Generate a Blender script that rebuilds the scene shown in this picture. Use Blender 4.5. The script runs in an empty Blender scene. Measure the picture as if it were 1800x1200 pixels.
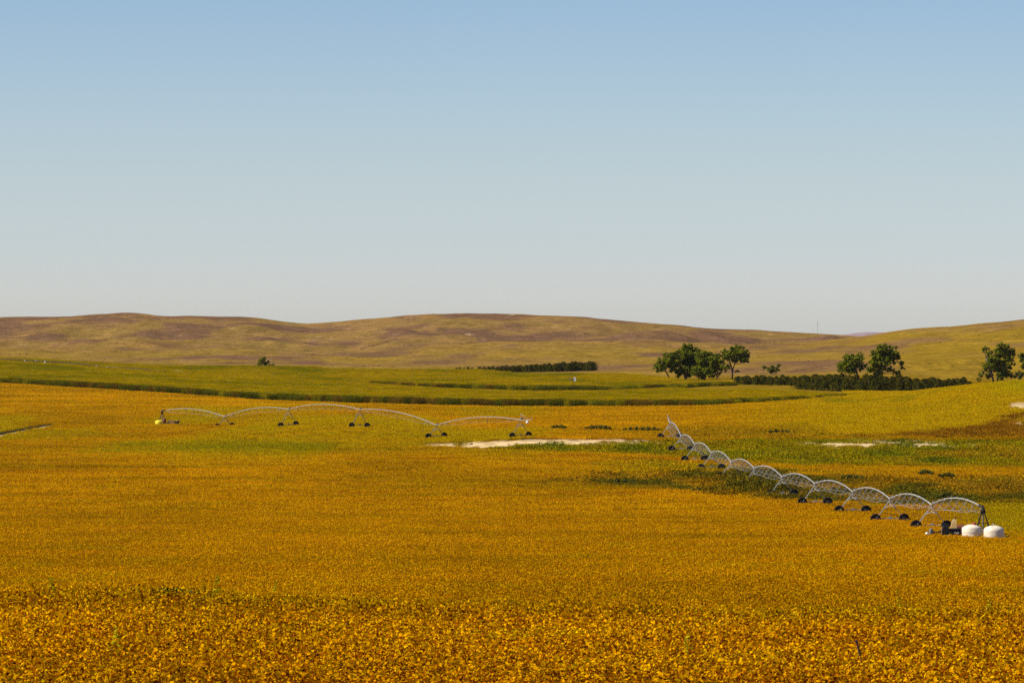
import bpy, math, random
import numpy as np
from mathutils import Vector, Matrix
R = math.radians
random.seed(7)
RNG = np.random.default_rng(11)
SC = bpy.context.scene
COL = SC.collection

# ------------------------------------------------------------------ camera, sky, sun, exposure
F = 9000.0          # focal length in photograph pixels (the photograph is 1800 wide)
HC = 26.0           # eye height above the valley floor
cam = bpy.data.cameras.new('camera'); cam.sensor_width = 36; cam.lens = 180
cam.clip_start = 1; cam.clip_end = 40000
camo = bpy.data.objects.new('camera', cam); COL.objects.link(camo)
camo.location = (0, 0, HC); camo.rotation_euler = (R(90), 0, 0)
SC.camera = camo

SUN_EL, SUN_AZ = 46.0, 257.0      # azimuth clockwise from +Y (the view direction)
world = bpy.data.worlds.new('World'); SC.world = world; world.use_nodes = True
wn, wl = world.node_tree.nodes, world.node_tree.links
wn.clear()
sky = wn.new('ShaderNodeTexSky'); sky.sky_type = 'NISHITA'; sky.sun_disc = False
sky.sun_elevation = R(SUN_EL); sky.sun_rotation = R(SUN_AZ)
sky.altitude = 900; sky.air_density = 1.0; sky.dust_density = 1.0; sky.ozone_density = 1.2
wtc = wn.new('ShaderNodeTexCoord'); wsep = wn.new('ShaderNodeSeparateXYZ'); wramp = wn.new('ShaderNodeValToRGB')
wmul = wn.new('ShaderNodeMixRGB'); wmul.blend_type = 'MULTIPLY'; wmul.inputs[0].default_value = 1
wbg = wn.new('ShaderNodeBackground'); wout = wn.new('ShaderNodeOutputWorld')
wl.new(wtc.outputs['Generated'], wsep.inputs[0]); wl.new(wsep.outputs['Z'], wramp.inputs[0])
wl.new(sky.outputs[0], wmul.inputs[1]); wl.new(wramp.outputs[0], wmul.inputs[2])
wl.new(wmul.outputs[0], wbg.inputs[0]); wl.new(wbg.outputs[0], wout.inputs[0])
wbg.inputs[1].default_value = 0.10
el = wramp.color_ramp.elements
SKY_STOPS = [(0.0, (0.80, 0.82, 0.98)), (0.009, (0.79, 0.82, 1.00)), (0.018, (0.70, 0.76, 0.97)), (0.033, (0.64, 0.70, 0.86)),
             (0.067, (0.50, 0.594, 0.772)), (0.16, (0.38, 0.50, 0.70)), (1.0, (0.34, 0.46, 0.66))]
el[0].position, el[0].color = SKY_STOPS[0][0], (*SKY_STOPS[0][1], 1)
el[1].position, el[1].color = SKY_STOPS[-1][0], (*SKY_STOPS[-1][1], 1)
for p_, c_ in SKY_STOPS[1:-1]:
    e_ = el.new(p_); e_.color = (*c_, 1)

sun = bpy.data.lights.new('sun', 'SUN'); sun.energy = 4.6; sun.angle = R(0.53); sun.color = (1.0, 0.93, 0.82)
suno = bpy.data.objects.new('sun', sun); COL.objects.link(suno)
sd = Vector((math.sin(R(SUN_AZ)) * math.cos(R(SUN_EL)), math.cos(R(SUN_AZ)) * math.cos(R(SUN_EL)), math.sin(R(SUN_EL))))
suno.rotation_euler = sd.to_track_quat('Z', 'Y').to_euler(); suno.location = (-200, -80, 300)

SC.view_settings.view_transform = 'Standard'
try: SC.view_settings.look = 'None'
except Exception: pass
SC.view_settings.exposure = 0.60
SC.view_settings.gamma = 1
SC.view_settings.use_curve_mapping = False
SC.render.engine = 'CYCLES'
SC.cycles.use_denoising = False
SC.cycles.max_bounces = 5; SC.cycles.diffuse_bounces = 3; SC.cycles.transmission_bounces = 3
SC.cycles.transparent_max_bounces = 4; SC.cycles.volume_bounces = 0

# ------------------------------------------------------------------ noise in numpy
def _hash(ix, iy, seed):
    h = (ix.astype(np.int64) * 374761393 + iy.astype(np.int64) * 668265263 + seed * 974634777) & 0xFFFFFFFF
    h = ((h ^ (h >> 13)) * 1274126177) & 0xFFFFFFFF
    return ((h ^ (h >> 16)) & 0xFFFF) / 65535.0
def vnoise(x, y, seed=0):
    x = np.asarray(x, float); y = np.asarray(y, float)
    ix, iy = np.floor(x), np.floor(y); fx, fy = x - ix, y - iy
    fx = fx * fx * fx * (fx * (fx * 6 - 15) + 10); fy = fy * fy * fy * (fy * (fy * 6 - 15) + 10)
    a, b = _hash(ix, iy, seed), _hash(ix + 1, iy, seed)
    c, d = _hash(ix, iy + 1, seed), _hash(ix + 1, iy + 1, seed)
    return (a * (1 - fx) + b * fx) * (1 - fy) + (c * (1 - fx) + d * fx) * fy
def fbm(x, y, seed=0, oct=4):
    s, a, t = 0, 1.0, 0
    for k in range(oct):
        s = s + a * (vnoise(x * 2 ** k, y * 2 ** k, seed + k * 17) - 0.5); t += a; a *= 0.5
    return 2 * s / t                                             # about -1 .. 1
def smooth(a, b, x):
    t = np.clip((x - a) / (b - a), 0, 1); return t * t * (3 - 2 * t)

# ------------------------------------------------------------------ lie of the land: measured profiles (distance, sight-line) per bearing
def near(crest):
    c = crest - 600
    return [(150, 1200), (200, crest), (262, 600 + c * 1.02), (330, crest - 9), (420, 1030), (500, 1000), (643, 947), (741, 921), (810, 899), (887, 875), (962, 850), (1032, 828)]
PROFILES = {
    0:    near(1062) + [(1081, 815), (1129, 805), (1220, 788), (1310, 768), (1400, 750), (1560, 722), (1780, 690), (1900, 675), (2100, 661), (2300, 647), (2500, 636), (2700, 637), (3000, 641)],
    285:  near(1064) + [(1081, 815), (1129, 805), (1220, 787), (1310, 768), (1355, 757), (1400, 746.5), (1500, 732), (1780, 692), (2000, 678), (2300, 662), (2550, 652), (2700, 649), (3000, 645)],
    395:  near(1068) + [(1081, 814), (1129, 804), (1220, 784), (1275, 757), (1300, 747), (1320, 746), (1355, 757), (1400, 752), (1500, 730), (1750, 698), (2000, 682), (2300, 666), (2600, 652), (3000, 645)],
    465:  near(1072) + [(1081, 814), (1129, 803), (1220, 782), (1310, 755), (1355, 748), (1500, 727), (1720, 705), (2000, 687), (2300, 670), (2650, 652), (3000, 645)],
    600:  near(1080) + [(1081, 813), (1129, 800), (1175, 786), (1220, 768), (1265, 748), (1310, 742), (1450, 728), (1680, 709), (2000, 691), (2200, 679), (2650, 658), (3000, 647)],
    767:  near(1087) + [(1081, 812), (1129, 797), (1175, 785), (1220, 774), (1300, 752), (1400, 735), (1600, 714), (1950, 693), (2150, 681), (2600, 659), (3000, 648)],
    915:  near(1090) + [(1081, 810), (1129, 789), (1175, 768), (1220, 757), (1300, 745), (1450, 728), (1600, 716), (1900, 699), (2000, 692), (2150, 682), (2600, 661), (3000, 648)],
    1180: near(1096) + [(1081, 813), (1129, 796), (1178, 772), (1260, 752), (1400, 728), (1500, 717), (1800, 697), (2000, 688), (2250, 668), (2600, 652), (3000, 643)],
    1300: near(1098) + [(1081, 813), (1129, 795), (1178, 770), (1260, 750), (1400, 724), (1500, 712), (1800, 692), (2100, 676), (2250, 666), (2600, 650), (3000, 640)],
    1500: near(1100) + [(1081, 812), (1129, 793), (1178, 768), (1260, 748), (1400, 720), (1600, 703), (1950, 690), (2100, 678), (2300, 660), (2600, 645), (3000, 630)],
    1650: near(1100) + [(1081, 812), (1129, 793), (1178, 770), (1260, 745), (1400, 705), (1500, 688), (1560, 684), (1700, 689), (2000, 690), (2300, 664), (2600, 642), (3000, 625)],
    1800: near(1100) + [(1081, 812), (1129, 793), (1178, 772), (1230, 752), (1300, 725), (1400, 692), (1480, 670), (1560, 669), (1700, 680), (2000, 690), (2300, 668), (2600, 645), (3000, 620)],
}
def poly(pts):
    xs = [p[0] for p in pts]; ys = [p[1] for p in pts]
    return lambda x: np.interp(x, xs, ys)
RIDGE = poly([(0, 558), (90, 553), (190, 548), (235, 546.5), (270, 551), (300, 553), (350, 552.5), (400, 555), (460, 559), (500, 565), (545, 569), (590, 566), (650, 559), (700, 554), (790, 549.5), (880, 551.5), (960, 552), (1040, 557), (1120, 563), (1200, 570), (1250, 576), (1330, 580), (1400, 584), (1480, 589), (1560, 594), (1800, 598)])
FOOT = poly([(0, 655), (400, 652), (500, 640), (640, 626), (760, 613), (870, 606), (1000, 607), (1200, 613), (1310, 613), (1500, 615), (1800, 615)])
RIGHT = poly([(0, 640), (1100, 636), (1250, 618), (1310, 607), (1400, 602), (1520, 594), (1583, 583), (1650, 577), (1720, 569), (1800, 559.5), (2000, 545), (2300, 535)])
FARR = poly([(0, 594), (1420, 592), (1480, 588.5), (1512, 583.5), (1530, 582.5), (1560, 585), (1600, 584), (1650, 590), (1800, 593)])
NU, ND = 131, 760
TU = np.linspace(-400, 2200, NU); TL = np.linspace(math.log(20), math.log(15000), ND); TD = np.exp(TL)
def build_table():
    keys = sorted(PROFILES)
    cols = []
    for k in keys:
        pr = [(20, None, 3.6), (60, None, 6.0), (110, None, 8.4)] + [(d, y, (y - 600) * d / F) for d, y in PROFILES[k]]
        ld = np.log([p[0] for p in pr]); dr = [p[2] for p in pr]
        cols.append(np.interp(TL, ld, dr))
    cols = np.array(cols)
    Z = np.empty((NU, ND))
    for j in range(ND): Z[:, j] = HC - np.interp(TU, keys, cols[:, j])
    def blur(A, ax, s):
        n = int(3 * s) + 1; k = np.exp(-0.5 * (np.arange(-n, n + 1) / s) ** 2); k /= k.sum()
        pad = [(0, 0), (0, 0)]; pad[ax] = (n, n); B = np.pad(A, pad, mode='edge')
        return np.apply_along_axis(lambda v: np.convolve(v, k, 'valid'), ax, B)
    Z = blur(blur(Z, 1, 1.5), 0, 1.6)
    j3 = np.searchsorted(TD, 2950)
    foot = Z[:, j3][:, None]; D = TD[None, :]
    U = TU[:, None]
    def hill(yf, d0, dr, fall, p=1.0):
        zr = HC - (yf(U) - 600) * dr / F
        t = np.clip((D - d0) / (dr - d0), 0, 1)
        up = foot + (zr - foot) * (t ** p * (1 - 0.12 * np.sin(np.pi * t)) if p != 1 else t * t * (3 - 2 * t))
        return np.where(D < dr, up, zr - (D - dr) * fall)
    base = np.where(D < 2950, Z, foot - 0.002 * (D - 2950))
    hills = [hill(RIDGE, 3000, 5600, 0.012, 1.55), hill(FOOT, 2900, 4000, 0.03), hill(RIGHT, 2600, 3900, 0.03), hill(FARR, 8000, 11000, 0.02)]
    out = base.copy()
    for h in hills:
        m = D > 2500
        k = 0.6
        out = np.where(m, np.maximum(out, h) + 0.0, out)
    out = np.where(D > 2500, blur(blur(out, 1, 1.0), 0, 0.8), out)
    return out
TZ = build_table()
def ground(X, Y):
    X = np.asarray(X, float); Y = np.asarray(Y, float)
    yy = np.maximum(Y, 20.0)
    u = np.clip(X / yy * F + 900, -400, 2199.9); l = np.clip(np.log(yy), TL[0], TL[-1] - 1e-6)
    fu = (u + 400) / (TU[1] - TU[0]); fl = (l - TL[0]) / (TL[1] - TL[0])
    iu = np.clip(fu.astype(int), 0, NU - 2); il = np.clip(fl.astype(int), 0, ND - 2); a = fu - iu; b = fl - il
    z = (TZ[iu, il] * (1 - a) + TZ[iu + 1, il] * a) * (1 - b) + (TZ[iu, il + 1] * (1 - a) + TZ[iu + 1, il + 1] * a) * b
    far = smooth(2900, 4600, yy)
    px_ = X / yy * F + 900
    calm = (1 - 0.8 * np.exp(-((yy - 5600) / 450) ** 2)) * (1 - 0.7 * np.exp(-((yy - 3900) / 350) ** 2) * smooth(1150, 1400, px_)) * (1 - 0.85 * smooth(7000, 9000, yy))
    z = z + 0.10 * fbm(X / 25, Y / 25, 3, 3) * (1 - far)
    z = z + far * calm * (8.0 * fbm(X / 150, Y / 260, 5, 4) + 6.5 * fbm(X / 65, Y / 230, 19, 3) + 1.2 * fbm(X / 30, Y / 60, 9, 3))
    z = z + 1.5 * smooth(2700, 3200, yy) * fbm(X / 70, Y / 90, 21, 3)
    return z
def gz(x, y): return float(ground(np.array([x]), np.array([y]))[0])
def project(X, Y, Z):
    return 900 + F * X / Y, 600 - F * (Z - HC) / Y
def at(px, d): return (px - 900) / F * d, d                       # bearing px at distance d -> X, Y

# ------------------------------------------------------------------ what grows where
CORN_FRONT = poly([(-300, 668), (0, 675), (200, 687), (465, 705), (600, 710), (760, 714), (900, 717), (1100, 717), (1250, 715), (1330, 710), (1420, 703), (1500, 696)])
DARKW_T = poly([(900, 858), (960, 848), (1060, 832), (1180, 828), (1300, 828), (1500, 834), (1600, 838), (1800, 838), (2000, 838)])
DARKW_B = poly([(900, 858), (1000, 856), (1060, 858), (1180, 861), (1250, 868), (1330, 877), (1420, 886), (1520, 893), (1700, 890), (1800, 896), (2000, 896)])
GREEN_T = poly([(700, 781), (840, 779), (930, 775), (1100, 774), (1200, 772), (1350, 771), (1500, 772), (1800, 774), (2000, 775)])
GREEN_B = poly([(700, 784), (840, 792), (1000, 800), (1160, 805), (1250, 815), (1400, 824), (1800, 828), (2000, 828)])
RED_T = poly([(1380, 770), (1540, 766), (1620, 758), (1700, 750), (1745, 742), (1800, 722), (2000, 690)])
RED_B = poly([(1380, 770), (1800, 773), (2000, 774)])
SAND1_T = poly([(740, 780), (800, 778), (850, 775), (900, 774), (940, 771.5), (1060, 771), (1150, 773), (1170, 775)])
SAND1_B = poly([(740, 787), (790, 791), (850, 793), (900, 791), (950, 787), (1060, 783.5), (1150, 784), (1170, 781)])
def zone_colours(px, py, X, Y):
    """albedo of the cover, weed share and bare-sand share at ground points"""
    n1 = fbm(X / 9, Y / 30, 41, 4); n2 = fbm(X / 30, Y / 120, 43, 3); n3 = fbm(X / 3, Y / 9, 47, 3); nb = fbm(X / 60, Y / 90, 53, 3)
    n0 = fbm(X / 2.2, Y / 2.2, 59, 2)
    def mix(c, t, k):
        k = np.clip(k, 0, 1)[:, None]; return c * (1 - k) + np.array(t)[None, :] * k
    t = np.clip((py - 700) / 500, 0, 1)
    r = np.interp(py, [700, 780, 900, 1000, 1060, 1200], [0.53, 0.53, 0.51, 0.485, 0.475, 0.50])
    g = np.interp(py, [700, 780, 900, 1000, 1060, 1200], [0.268, 0.268, 0.248, 0.232, 0.228, 0.230])
    b = np.full_like(py, 0.0008)
    c = np.stack([r, g, b], 1)
    c = c * (1 + 0.16 * n1 + 0.14 * n2 + 0.10 * nb)[:, None]
    st = 0.8 * fbm(X / 26, Y / 13, 141, 4) + 0.9 * fbm(X / 95, Y / 16, 143, 4)
    c = c * (1 + 0.34 * st)[:, None]; c = mix(c, (0.36, 0.155, 0.001), 0.7 * smooth(0.1, 0.8, st) * smooth(700, 800, py))
    c = mix(c, (0.42, 0.30, 0.001), 0.45 * smooth(0.2, 0.8, fbm(X / 12, Y / 8, 147, 3) - 0.3 * st))
    # greener soybeans in the far left and on the knoll
    e = lambda cx, cy, rx, ry: np.exp(-(((px - cx) / rx) ** 2 + ((py - cy) / ry) ** 2))
    YG, GR, BR = (0.42, 0.30, 0.001), (0.20, 0.19, 0.002), (0.22, 0.10, 0.004)
    left = smooth(1000, 900, px)
    c = mix(c, YG, 0.75 * left * smooth(0.0, 0.5, n2 + 0.15) * smooth(830, 790, py) * smooth(700, 730, py))
    c = mix(c, GR, 0.55 * e(420, 787, 480, 9) * smooth(-0.3, 0.5, n1 + n2) + 0.45 * e(150, 762, 200, 8) * smooth(-0.2, 0.6, n1) + 0.3 * e(600, 795, 300, 8))
    knoll = smooth(1180, 1500, px) * smooth(775, 760, py)
    c = mix(c, (0.49, 0.325, 0.001), 0.8 * knoll)
    c = mix(c, GR, 0.50 * knoll * smooth(0.05, 0.6, n1 * 0.8 + n2 * 0.5))
    c = mix(c, (0.42, 0.33, 0.001), 0.7 * smooth(1700, 1790, px) * smooth(700, 685, py))
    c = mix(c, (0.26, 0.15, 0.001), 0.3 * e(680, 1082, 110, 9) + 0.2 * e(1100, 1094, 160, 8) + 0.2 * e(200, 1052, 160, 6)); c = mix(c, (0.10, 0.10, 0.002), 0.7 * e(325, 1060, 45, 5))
    weed = np.zeros_like(px); sand = np.zeros_like(px)
    # brown-olive lull between the beans and the weeds (left of the brush)
    c = mix(c, (0.36, 0.21, 0.001), 0.4 * e(900, 855, 220, 12))
    # green strip, gold and olive bands below it, dark brush, reddish slope
    w = 7 * n1 + 4 * n3
    k = smooth(0, 5, py - GREEN_T(px) + w * .35) * smooth(0, 6, GREEN_B(px) - py + w * .5) * (px > 690)
    c = mix(c, (0.215, 0.196, 0.002), k * (0.8 + 0.35 * n1)); c = mix(c, (0.12, 0.135, 0.003), 0.8 * k * smooth(0.1, 0.7, n1 + 0.5 * n3)); weed = np.maximum(weed, k)
    c = mix(c, (0.27, 0.145, 0.004), 0.7 * k * smooth(1000, 1200, px) * smooth(0.05, 0.55, -n1 * .7 + n2 * .8)); c = mix(c, (0.085, 0.095, 0.003), 0.6 * k * smooth(.25, .6, n3 * .6 + n1 * .6 + e(1600, 800, 200, 5) * .4))
    right = smooth(1000, 1180, px)
    band = right * smooth(2, 8, py - GREEN_B(px)) * smooth(838, 826, py)
    c = mix(c, (0.36, 0.245, 0.002), 0.85 * band); c = mix(c, GR, 0.6 * band * smooth(0.05, 0.5, n2 + n1 * .5)); weed = np.maximum(weed, 0.8 * band)
    k = smooth(-1, 7, py - DARKW_T(px) + w) * smooth(-1, 7, DARKW_B(px) - py + w) * (px > 930)
    c = mix(c, (0.29, 0.155, 0.004), k * 0.8); c = mix(c, (0.28, 0.150, 0.004), 0.5 * k * smooth(1480, 1560, px)); c = mix(c, (0.115, 0.090, 0.005), smooth(1450, 1560, px) * 0.75 * e(1640, 856, 300, 9) * smooth(-.2, .35, n3 * .7 + n1)); c = mix(c, (0.095, 0.090, 0.005), smooth(1450, 1560, px) * 0.85 * e(1700, 876, 240, 5) * smooth(-.5, .2, n3 + n1)); c = mix(c, (0.100, 0.088, 0.005), 0.92 * k * smooth(-0.25, 0.4, n1 + 0.5 * n2 + 0.3 * n3)); weed = np.maximum(weed, k)
    k2 = smooth(1500, 1650, px) * e(1720, 842, 230, 7) * 0.8
    c = mix(c, (0.46, 0.27, 0.002), k2 * smooth(-0.1, 0.4, n3 + n1 * .5))
    k = smooth(1450, 1650, px) * smooth(884, 893, py) * smooth(960, 930, py)
    c = mix(c, (0.36, 0.26, 0.002), 0.8 * k * smooth(1640, 1740, px))
    k = smooth(-1, 4, py - RED_T(px) + w * .3) * smooth(-1, 4, RED_B(px) - py + w * .3) * (px > 1400)
    c = mix(c, (0.25, 0.110, 0.004), k * 0.95); c = mix(c, (0.36, 0.22, 0.004), k * smooth(0.1, 0.5, n1)); weed = np.maximum(weed, k)
    k = smooth(1080, 1250, px) * smooth(748, 757, py) * smooth(775, 770, py) * smooth(1480, 1400, px)
    c = mix(c, (0.30, 0.175, 0.003), 0.7 * k); weed = np.maximum(weed, 0.5 * k)
    # bare sand
    s1 = smooth(-0.8, 2.6, py - SAND1_T(px) + 2.2 * n3) * smooth(-0.8, 4.0, SAND1_B(px) - py + 3.6 * n3 + 4.0 * n0 - 1.0) * (px > 735) * (px < 1175)
    s1 = s1 * smooth(1.35, 0.75, np.abs(px - 935) / 235 + n3 * 0.7 + n0 * .7)
    s2 = e(1545, 780.5, 155, 7.2) * (1 + 0.35 * n3 + 1.0 * n0); s2 = smooth(0.25, 0.75, s2)
    s3 = smooth(0.45, 0.6, e(1800, 713, 36, 8) + 0.15 * n3); s4 = smooth(0.5, 0.65, e(1790, 746, 22, 5.5) + 0.3 * n3)
    s5 = smooth(0.62, 0.8, e(1670, 784, 150, 2.4) * (0.75 + 0.9 * n0)) * 0.8 + smooth(0.7, 0.8, e(1080, 781, 90, 5) * (0.65 + 1.1 * n0)) * .7
    sand = np.clip(np.maximum.reduce([s1, s2, s3, s4, s5]), 0, 1) * (px > 700)
    # the pale wheel track at the far left
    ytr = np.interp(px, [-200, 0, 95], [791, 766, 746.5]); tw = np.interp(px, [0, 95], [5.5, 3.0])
    tr = smooth(tw + .4, tw - .4, np.abs(py - ytr)) * (px < 96)
    sand = np.maximum(sand, 0.85 * smooth(tw * .30, tw * .12, np.abs(py - ytr + tw * .05)) * (px < 92))
    wall_shade = smooth(tw * .55, tw * .4, np.abs(py - (ytr - tw * .7))) * (px < 98)  # dark strip that paints the crop wall's shade along the track
    return c, weed, sand, tr, wall_shade
SAND = np.array((0.50, 0.355, 0.175))
def hill_colours(px, py, X, Y):
    """dry prairie on the dunes: olive green, tan and purplish brown swathes"""
    n1 = fbm(X / 110 + 3, Y / 330, 61, 4); n2 = fbm(X / 52, Y / 230, 67, 4); n3 = fbm(X / 14, Y / 60, 71, 3); n4 = fbm(X / 6, Y / 14, 73, 2)
    def mix(c, t, k):
        k = np.clip(k, 0, 1)[:, None]; return c * (1 - k) + np.array(t)[None, :] * k
    c = np.tile(np.array((0.194, 0.110, 0.029)), (len(px), 1))
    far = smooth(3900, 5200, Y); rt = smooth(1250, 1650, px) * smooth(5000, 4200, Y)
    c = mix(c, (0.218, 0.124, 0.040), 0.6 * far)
    c = mix(c, (0.172, 0.107, 0.024), 0.70 * smooth(0.0, 0.5, n1 * .7 + 0.8 * n2))
    c = mix(c, (0.118, 0.062, 0.033), 0.90 * smooth(-0.10, 0.52, -n1 * 0.4 - n2 * 1.15 + .35 * n3 + .02 + .16 * far - .1 * rt) * (1 - 0.45 * rt))  # purplish grass, its share raised to paint shade into the dune folds
    c = mix(c, (0.205, 0.126, 0.006), 0.8 * rt * smooth(-0.45, 0.3, n2 + 0.2))
    low = smooth(4300, 3300, Y) * (1 - rt)
    c = mix(c, (0.210, 0.130, 0.010), 0.6 * low * smooth(-0.4, 0.3, n2))
    scar = 0.85 * np.exp(-(((px - 385) / 34) ** 2 + ((py - 611) / 8) ** 2)) + 0.55 * np.exp(-(((px - 30) / 18) ** 2 + ((py - 612) / 5) ** 2)) + 0.6 * np.exp(-(((px - 165) / 25) ** 2 + ((py - 626) / 3) ** 2))
    c = mix(c, (0.38, 0.25, 0.13), 0.6 * smooth(0.6, 1.1, n3 * 0.9 + n4 * .5 + 1.0 * scar) * (Y > 4200))
    gully = smooth(3.0, 0.8, np.abs(py - np.interp(px, [630, 700], [613, 596]))) * (px > 632) * (px < 700) + smooth(2.4, 0.8, np.abs(py - np.interp(px, [155, 190], [604, 596]))) * (px > 155) * (px < 192)
    c = mix(c, (0.105, 0.050, 0.026), 0.75 * gully * smooth(-.5, .1, n3))
    c = mix(c, (0.25, 0.185, 0.20), 0.95 * smooth(6500, 9500, Y))  # farthest ridge turned purple-grey, haze painted into its colour
    return c * (1 + 0.16 * n3 + 0.20 * n4)[:, None]

# ------------------------------------------------------------------ material helpers
def new_mat(name, rough=0.7, metal=0.0):
    m = bpy.data.materials.new(name); m.use_nodes = True
    b = m.node_tree.nodes['Principled BSDF']; b.inputs['Roughness'].default_value = rough; b.inputs['Metallic'].default_value = metal
    return m, m.node_tree.nodes, m.node_tree.links, b
def simple_mat(name, col, rough=0.6, metal=0.0, var=0.25, scale=3.0, spec=0.4, dirt=None):
    m, n, l, b = new_mat(name, rough, metal)
    tc = n.new('ShaderNodeTexCoord'); nz = n.new('ShaderNodeTexNoise'); nz.inputs['Scale'].default_value = scale; nz.inputs['Detail'].default_value = 5
    rp = n.new('ShaderNodeValToRGB'); e = rp.color_ramp.elements
    d = dirt or tuple(c * (1 - var) for c in col)
    e[0].position, e[0].color = 0.32, (*d, 1); e[1].position, e[1].color = 0.62, (*col, 1)
    l.new(tc.outputs['Object'], nz.inputs['Vector']); l.new(nz.outputs['Fac'], rp.inputs[0]); l.new(rp.outputs[0], b.inputs['Base Color'])
    b.inputs['Specular IOR Level'].default_value = spec
    bp = n.new('ShaderNodeBump'); bp.inputs['Strength'].default_value = 0.15; bp.inputs['Distance'].default_value = 0.02
    l.new(nz.outputs['Fac'], bp.inputs['Height']); l.new(bp.outputs[0], b.inputs['Normal'])
    return m
def leaf_mat(name, stops, tinted=None, trans=0.25, wscale=None):
    """leaf colour chosen per leaf; tinted: multiply by the colour the field carries at that spot"""
    m, n, l, b = new_mat(name, 0.65)
    b.inputs['Specular IOR Level'].default_value = 0.0
    geo = n.new('ShaderNodeNewGeometry'); rp = n.new('ShaderNodeValToRGB'); rp.color_ramp.interpolation = 'LINEAR'
    e = rp.color_ramp.elements; e[0].position, e[0].color = stops[0][0], (*stops[0][1], 1); e[1].position, e[1].color = stops[-1][0], (*stops[-1][1], 1)
    for p, c in stops[1:-1]:
        k = e.new(p); k.color = (*c, 1)
    l.new(geo.outputs['Random Per Island'], rp.inputs[0]); out = rp.outputs[0]
    if tinted:
        at_ = n.new('ShaderNodeAttribute'); at_.attribute_type = tinted; at_.attribute_name = 'tint'
        mx = n.new('ShaderNodeMixRGB'); mx.blend_type = 'MULTIPLY'; mx.inputs[0].default_value = 1
        l.new(out, mx.inputs[1]); l.new(at_.outputs['Color'], mx.inputs[2]); out = mx.outputs[0]
    l.new(out, b.inputs['Base Color'])
    if trans:
        tr = n.new('ShaderNodeBsdfTranslucent'); ms = n.new('ShaderNodeMixShader'); ms.inputs[0].default_value = trans
        l.new(out, tr.inputs[0]); l.new(b.outputs[0], ms.inputs[1]); l.new(tr.outputs[0], ms.inputs[2])
        l.new(ms.outputs[0], n['Material Output'].inputs['Surface'])
    return m
M = {}
M['steel'] = simple_mat('galvanized_steel', (0.36, 0.35, 0.31), 0.5, 0.15, 0.3, 1.2)
M['dark_steel'] = simple_mat('dark_weathered_steel', (0.022, 0.019, 0.018), 0.8, 0.0, 0.4, 4, 0.2)
M['pipe_dark'] = simple_mat('dull_brown_pipe', (0.045, 0.026, 0.018), 0.8)
M['tyre'] = simple_mat('tyre_rubber', (0.012, 0.011, 0.010), 0.85, 0, 0.4, 6, 0.2)
M['rim'] = simple_mat('rim_steel', (0.07, 0.06, 0.05), 0.6, 0.2, 0.3, 3)
M['poly'] = simple_mat('white_polyethylene', (0.72, 0.62, 0.46), 0.5, 0, 0.16, 1.6, 0.4)
M['red'] = simple_mat('red_plastic', (0.36, 0.03, 0.02), 0.5)
M['yellow'] = simple_mat('yellow_polyethylene', (0.80, 0.66, 0.02), 0.5, 0, 0.12, 1.2)
M['engine'] = simple_mat('black_engine_paint', (0.012, 0.011, 0.011), 0.5, 0.1, 0.4, 5)
M['hood'] = simple_mat('faded_orange_paint', (0.62, 0.36, 0.10), 0.55, 0, 0.3, 3, 0.4, (0.55, 0.45, 0.22))
M['rust'] = simple_mat('rusty_brown_paint', (0.20, 0.055, 0.022), 0.8, 0, 0.5, 3)
M['tan'] = simple_mat('tan_paint', (0.42, 0.24, 0.09), 0.7, 0, 0.25, 3)
M['greyplate'] = simple_mat('grey_plate', (0.42, 0.42, 0.40), 0.6)
M['cast_and_shaded'] = simple_mat('cast_iron_and_shaded_steel', (0.16, 0.145, 0.12), 0.7)
M['whitebox'] = simple_mat('white_box_paint', (0.80, 0.78, 0.72), 0.5)
M['bark'] = simple_mat('cottonwood_bark', (0.17, 0.13, 0.10), 0.9, 0, 0.45, 2)
M['deadwood'] = simple_mat('bleached_wood', (0.34, 0.27, 0.22), 0.9, 0, 0.3, 2)
M['rod'] = simple_mat('dark_wood_stake', (0.03, 0.022, 0.016), 0.85)
M['hose'] = simple_mat('drop_hose_rubber', (0.10, 0.10, 0.09), 0.7)
M['soy'] = leaf_mat('soybean_leaves', [(0.0, (0.17, 0.07, 0.5)), (0.16, (0.48, 0.22, 0.7)), (0.32, (0.95, 0.72, 1.0)), (0.46, (0.66, 0.92, 1.3)), (0.60, (1.12, 1.15, 1.0)), (0.84, (1.38, 1.38, 1.0)), (1.0, (1.6, 1.75, 1.5))], 'INSTANCER', 0.22)
M['soy_far'] = leaf_mat('soybean_canopy', [(0.0, (0.45, 0.32, 0.6)), (0.2, (0.74, 0.62, 0.8)), (0.4, (1.0, 0.92, 1.0)), (0.52, (0.85, 1.0, 1.2)), (0.7, (1.12, 1.12, 1.0)), (1.0, (1.4, 1.5, 1.5))], 'INSTANCER', 0.25)
M['weed'] = leaf_mat('weed_leaves', [(0.0, (0.40, 0.34, 0.6)), (0.3, (0.8, 0.8, 1.0)), (0.6, (1.1, 1.15, 1.0)), (1.0, (1.6, 1.5, 1.6))], 'INSTANCER', 0.2)
M['corn'] = leaf_mat('corn_leaves', [(0.0, (0.5, 0.42, 0.6)), (0.3, (0.85, 0.9, 1.0)), (0.6, (1.1, 1.1, 1.0)), (0.85, (1.5, 1.2, 1.0)), (1.0, (1.7, 1.5, 2.5))], 'INSTANCER', 0.2)
M['scrub'] = leaf_mat('scrub_leaves', [(0.0, (0.07, 0.055, 0.012)), (1.0, (0.15, 0.11, 0.02))], None, 0.1)
M['crown'] = leaf_mat('cottonwood_leaves', [(0.0, (0.044, 0.056, 0.004)), (0.45, (0.115, 0.138, 0.006)), (0.8, (0.195, 0.210, 0.008)), (1.0, (0.29, 0.25, 0.010))], None, 0.25)
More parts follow.
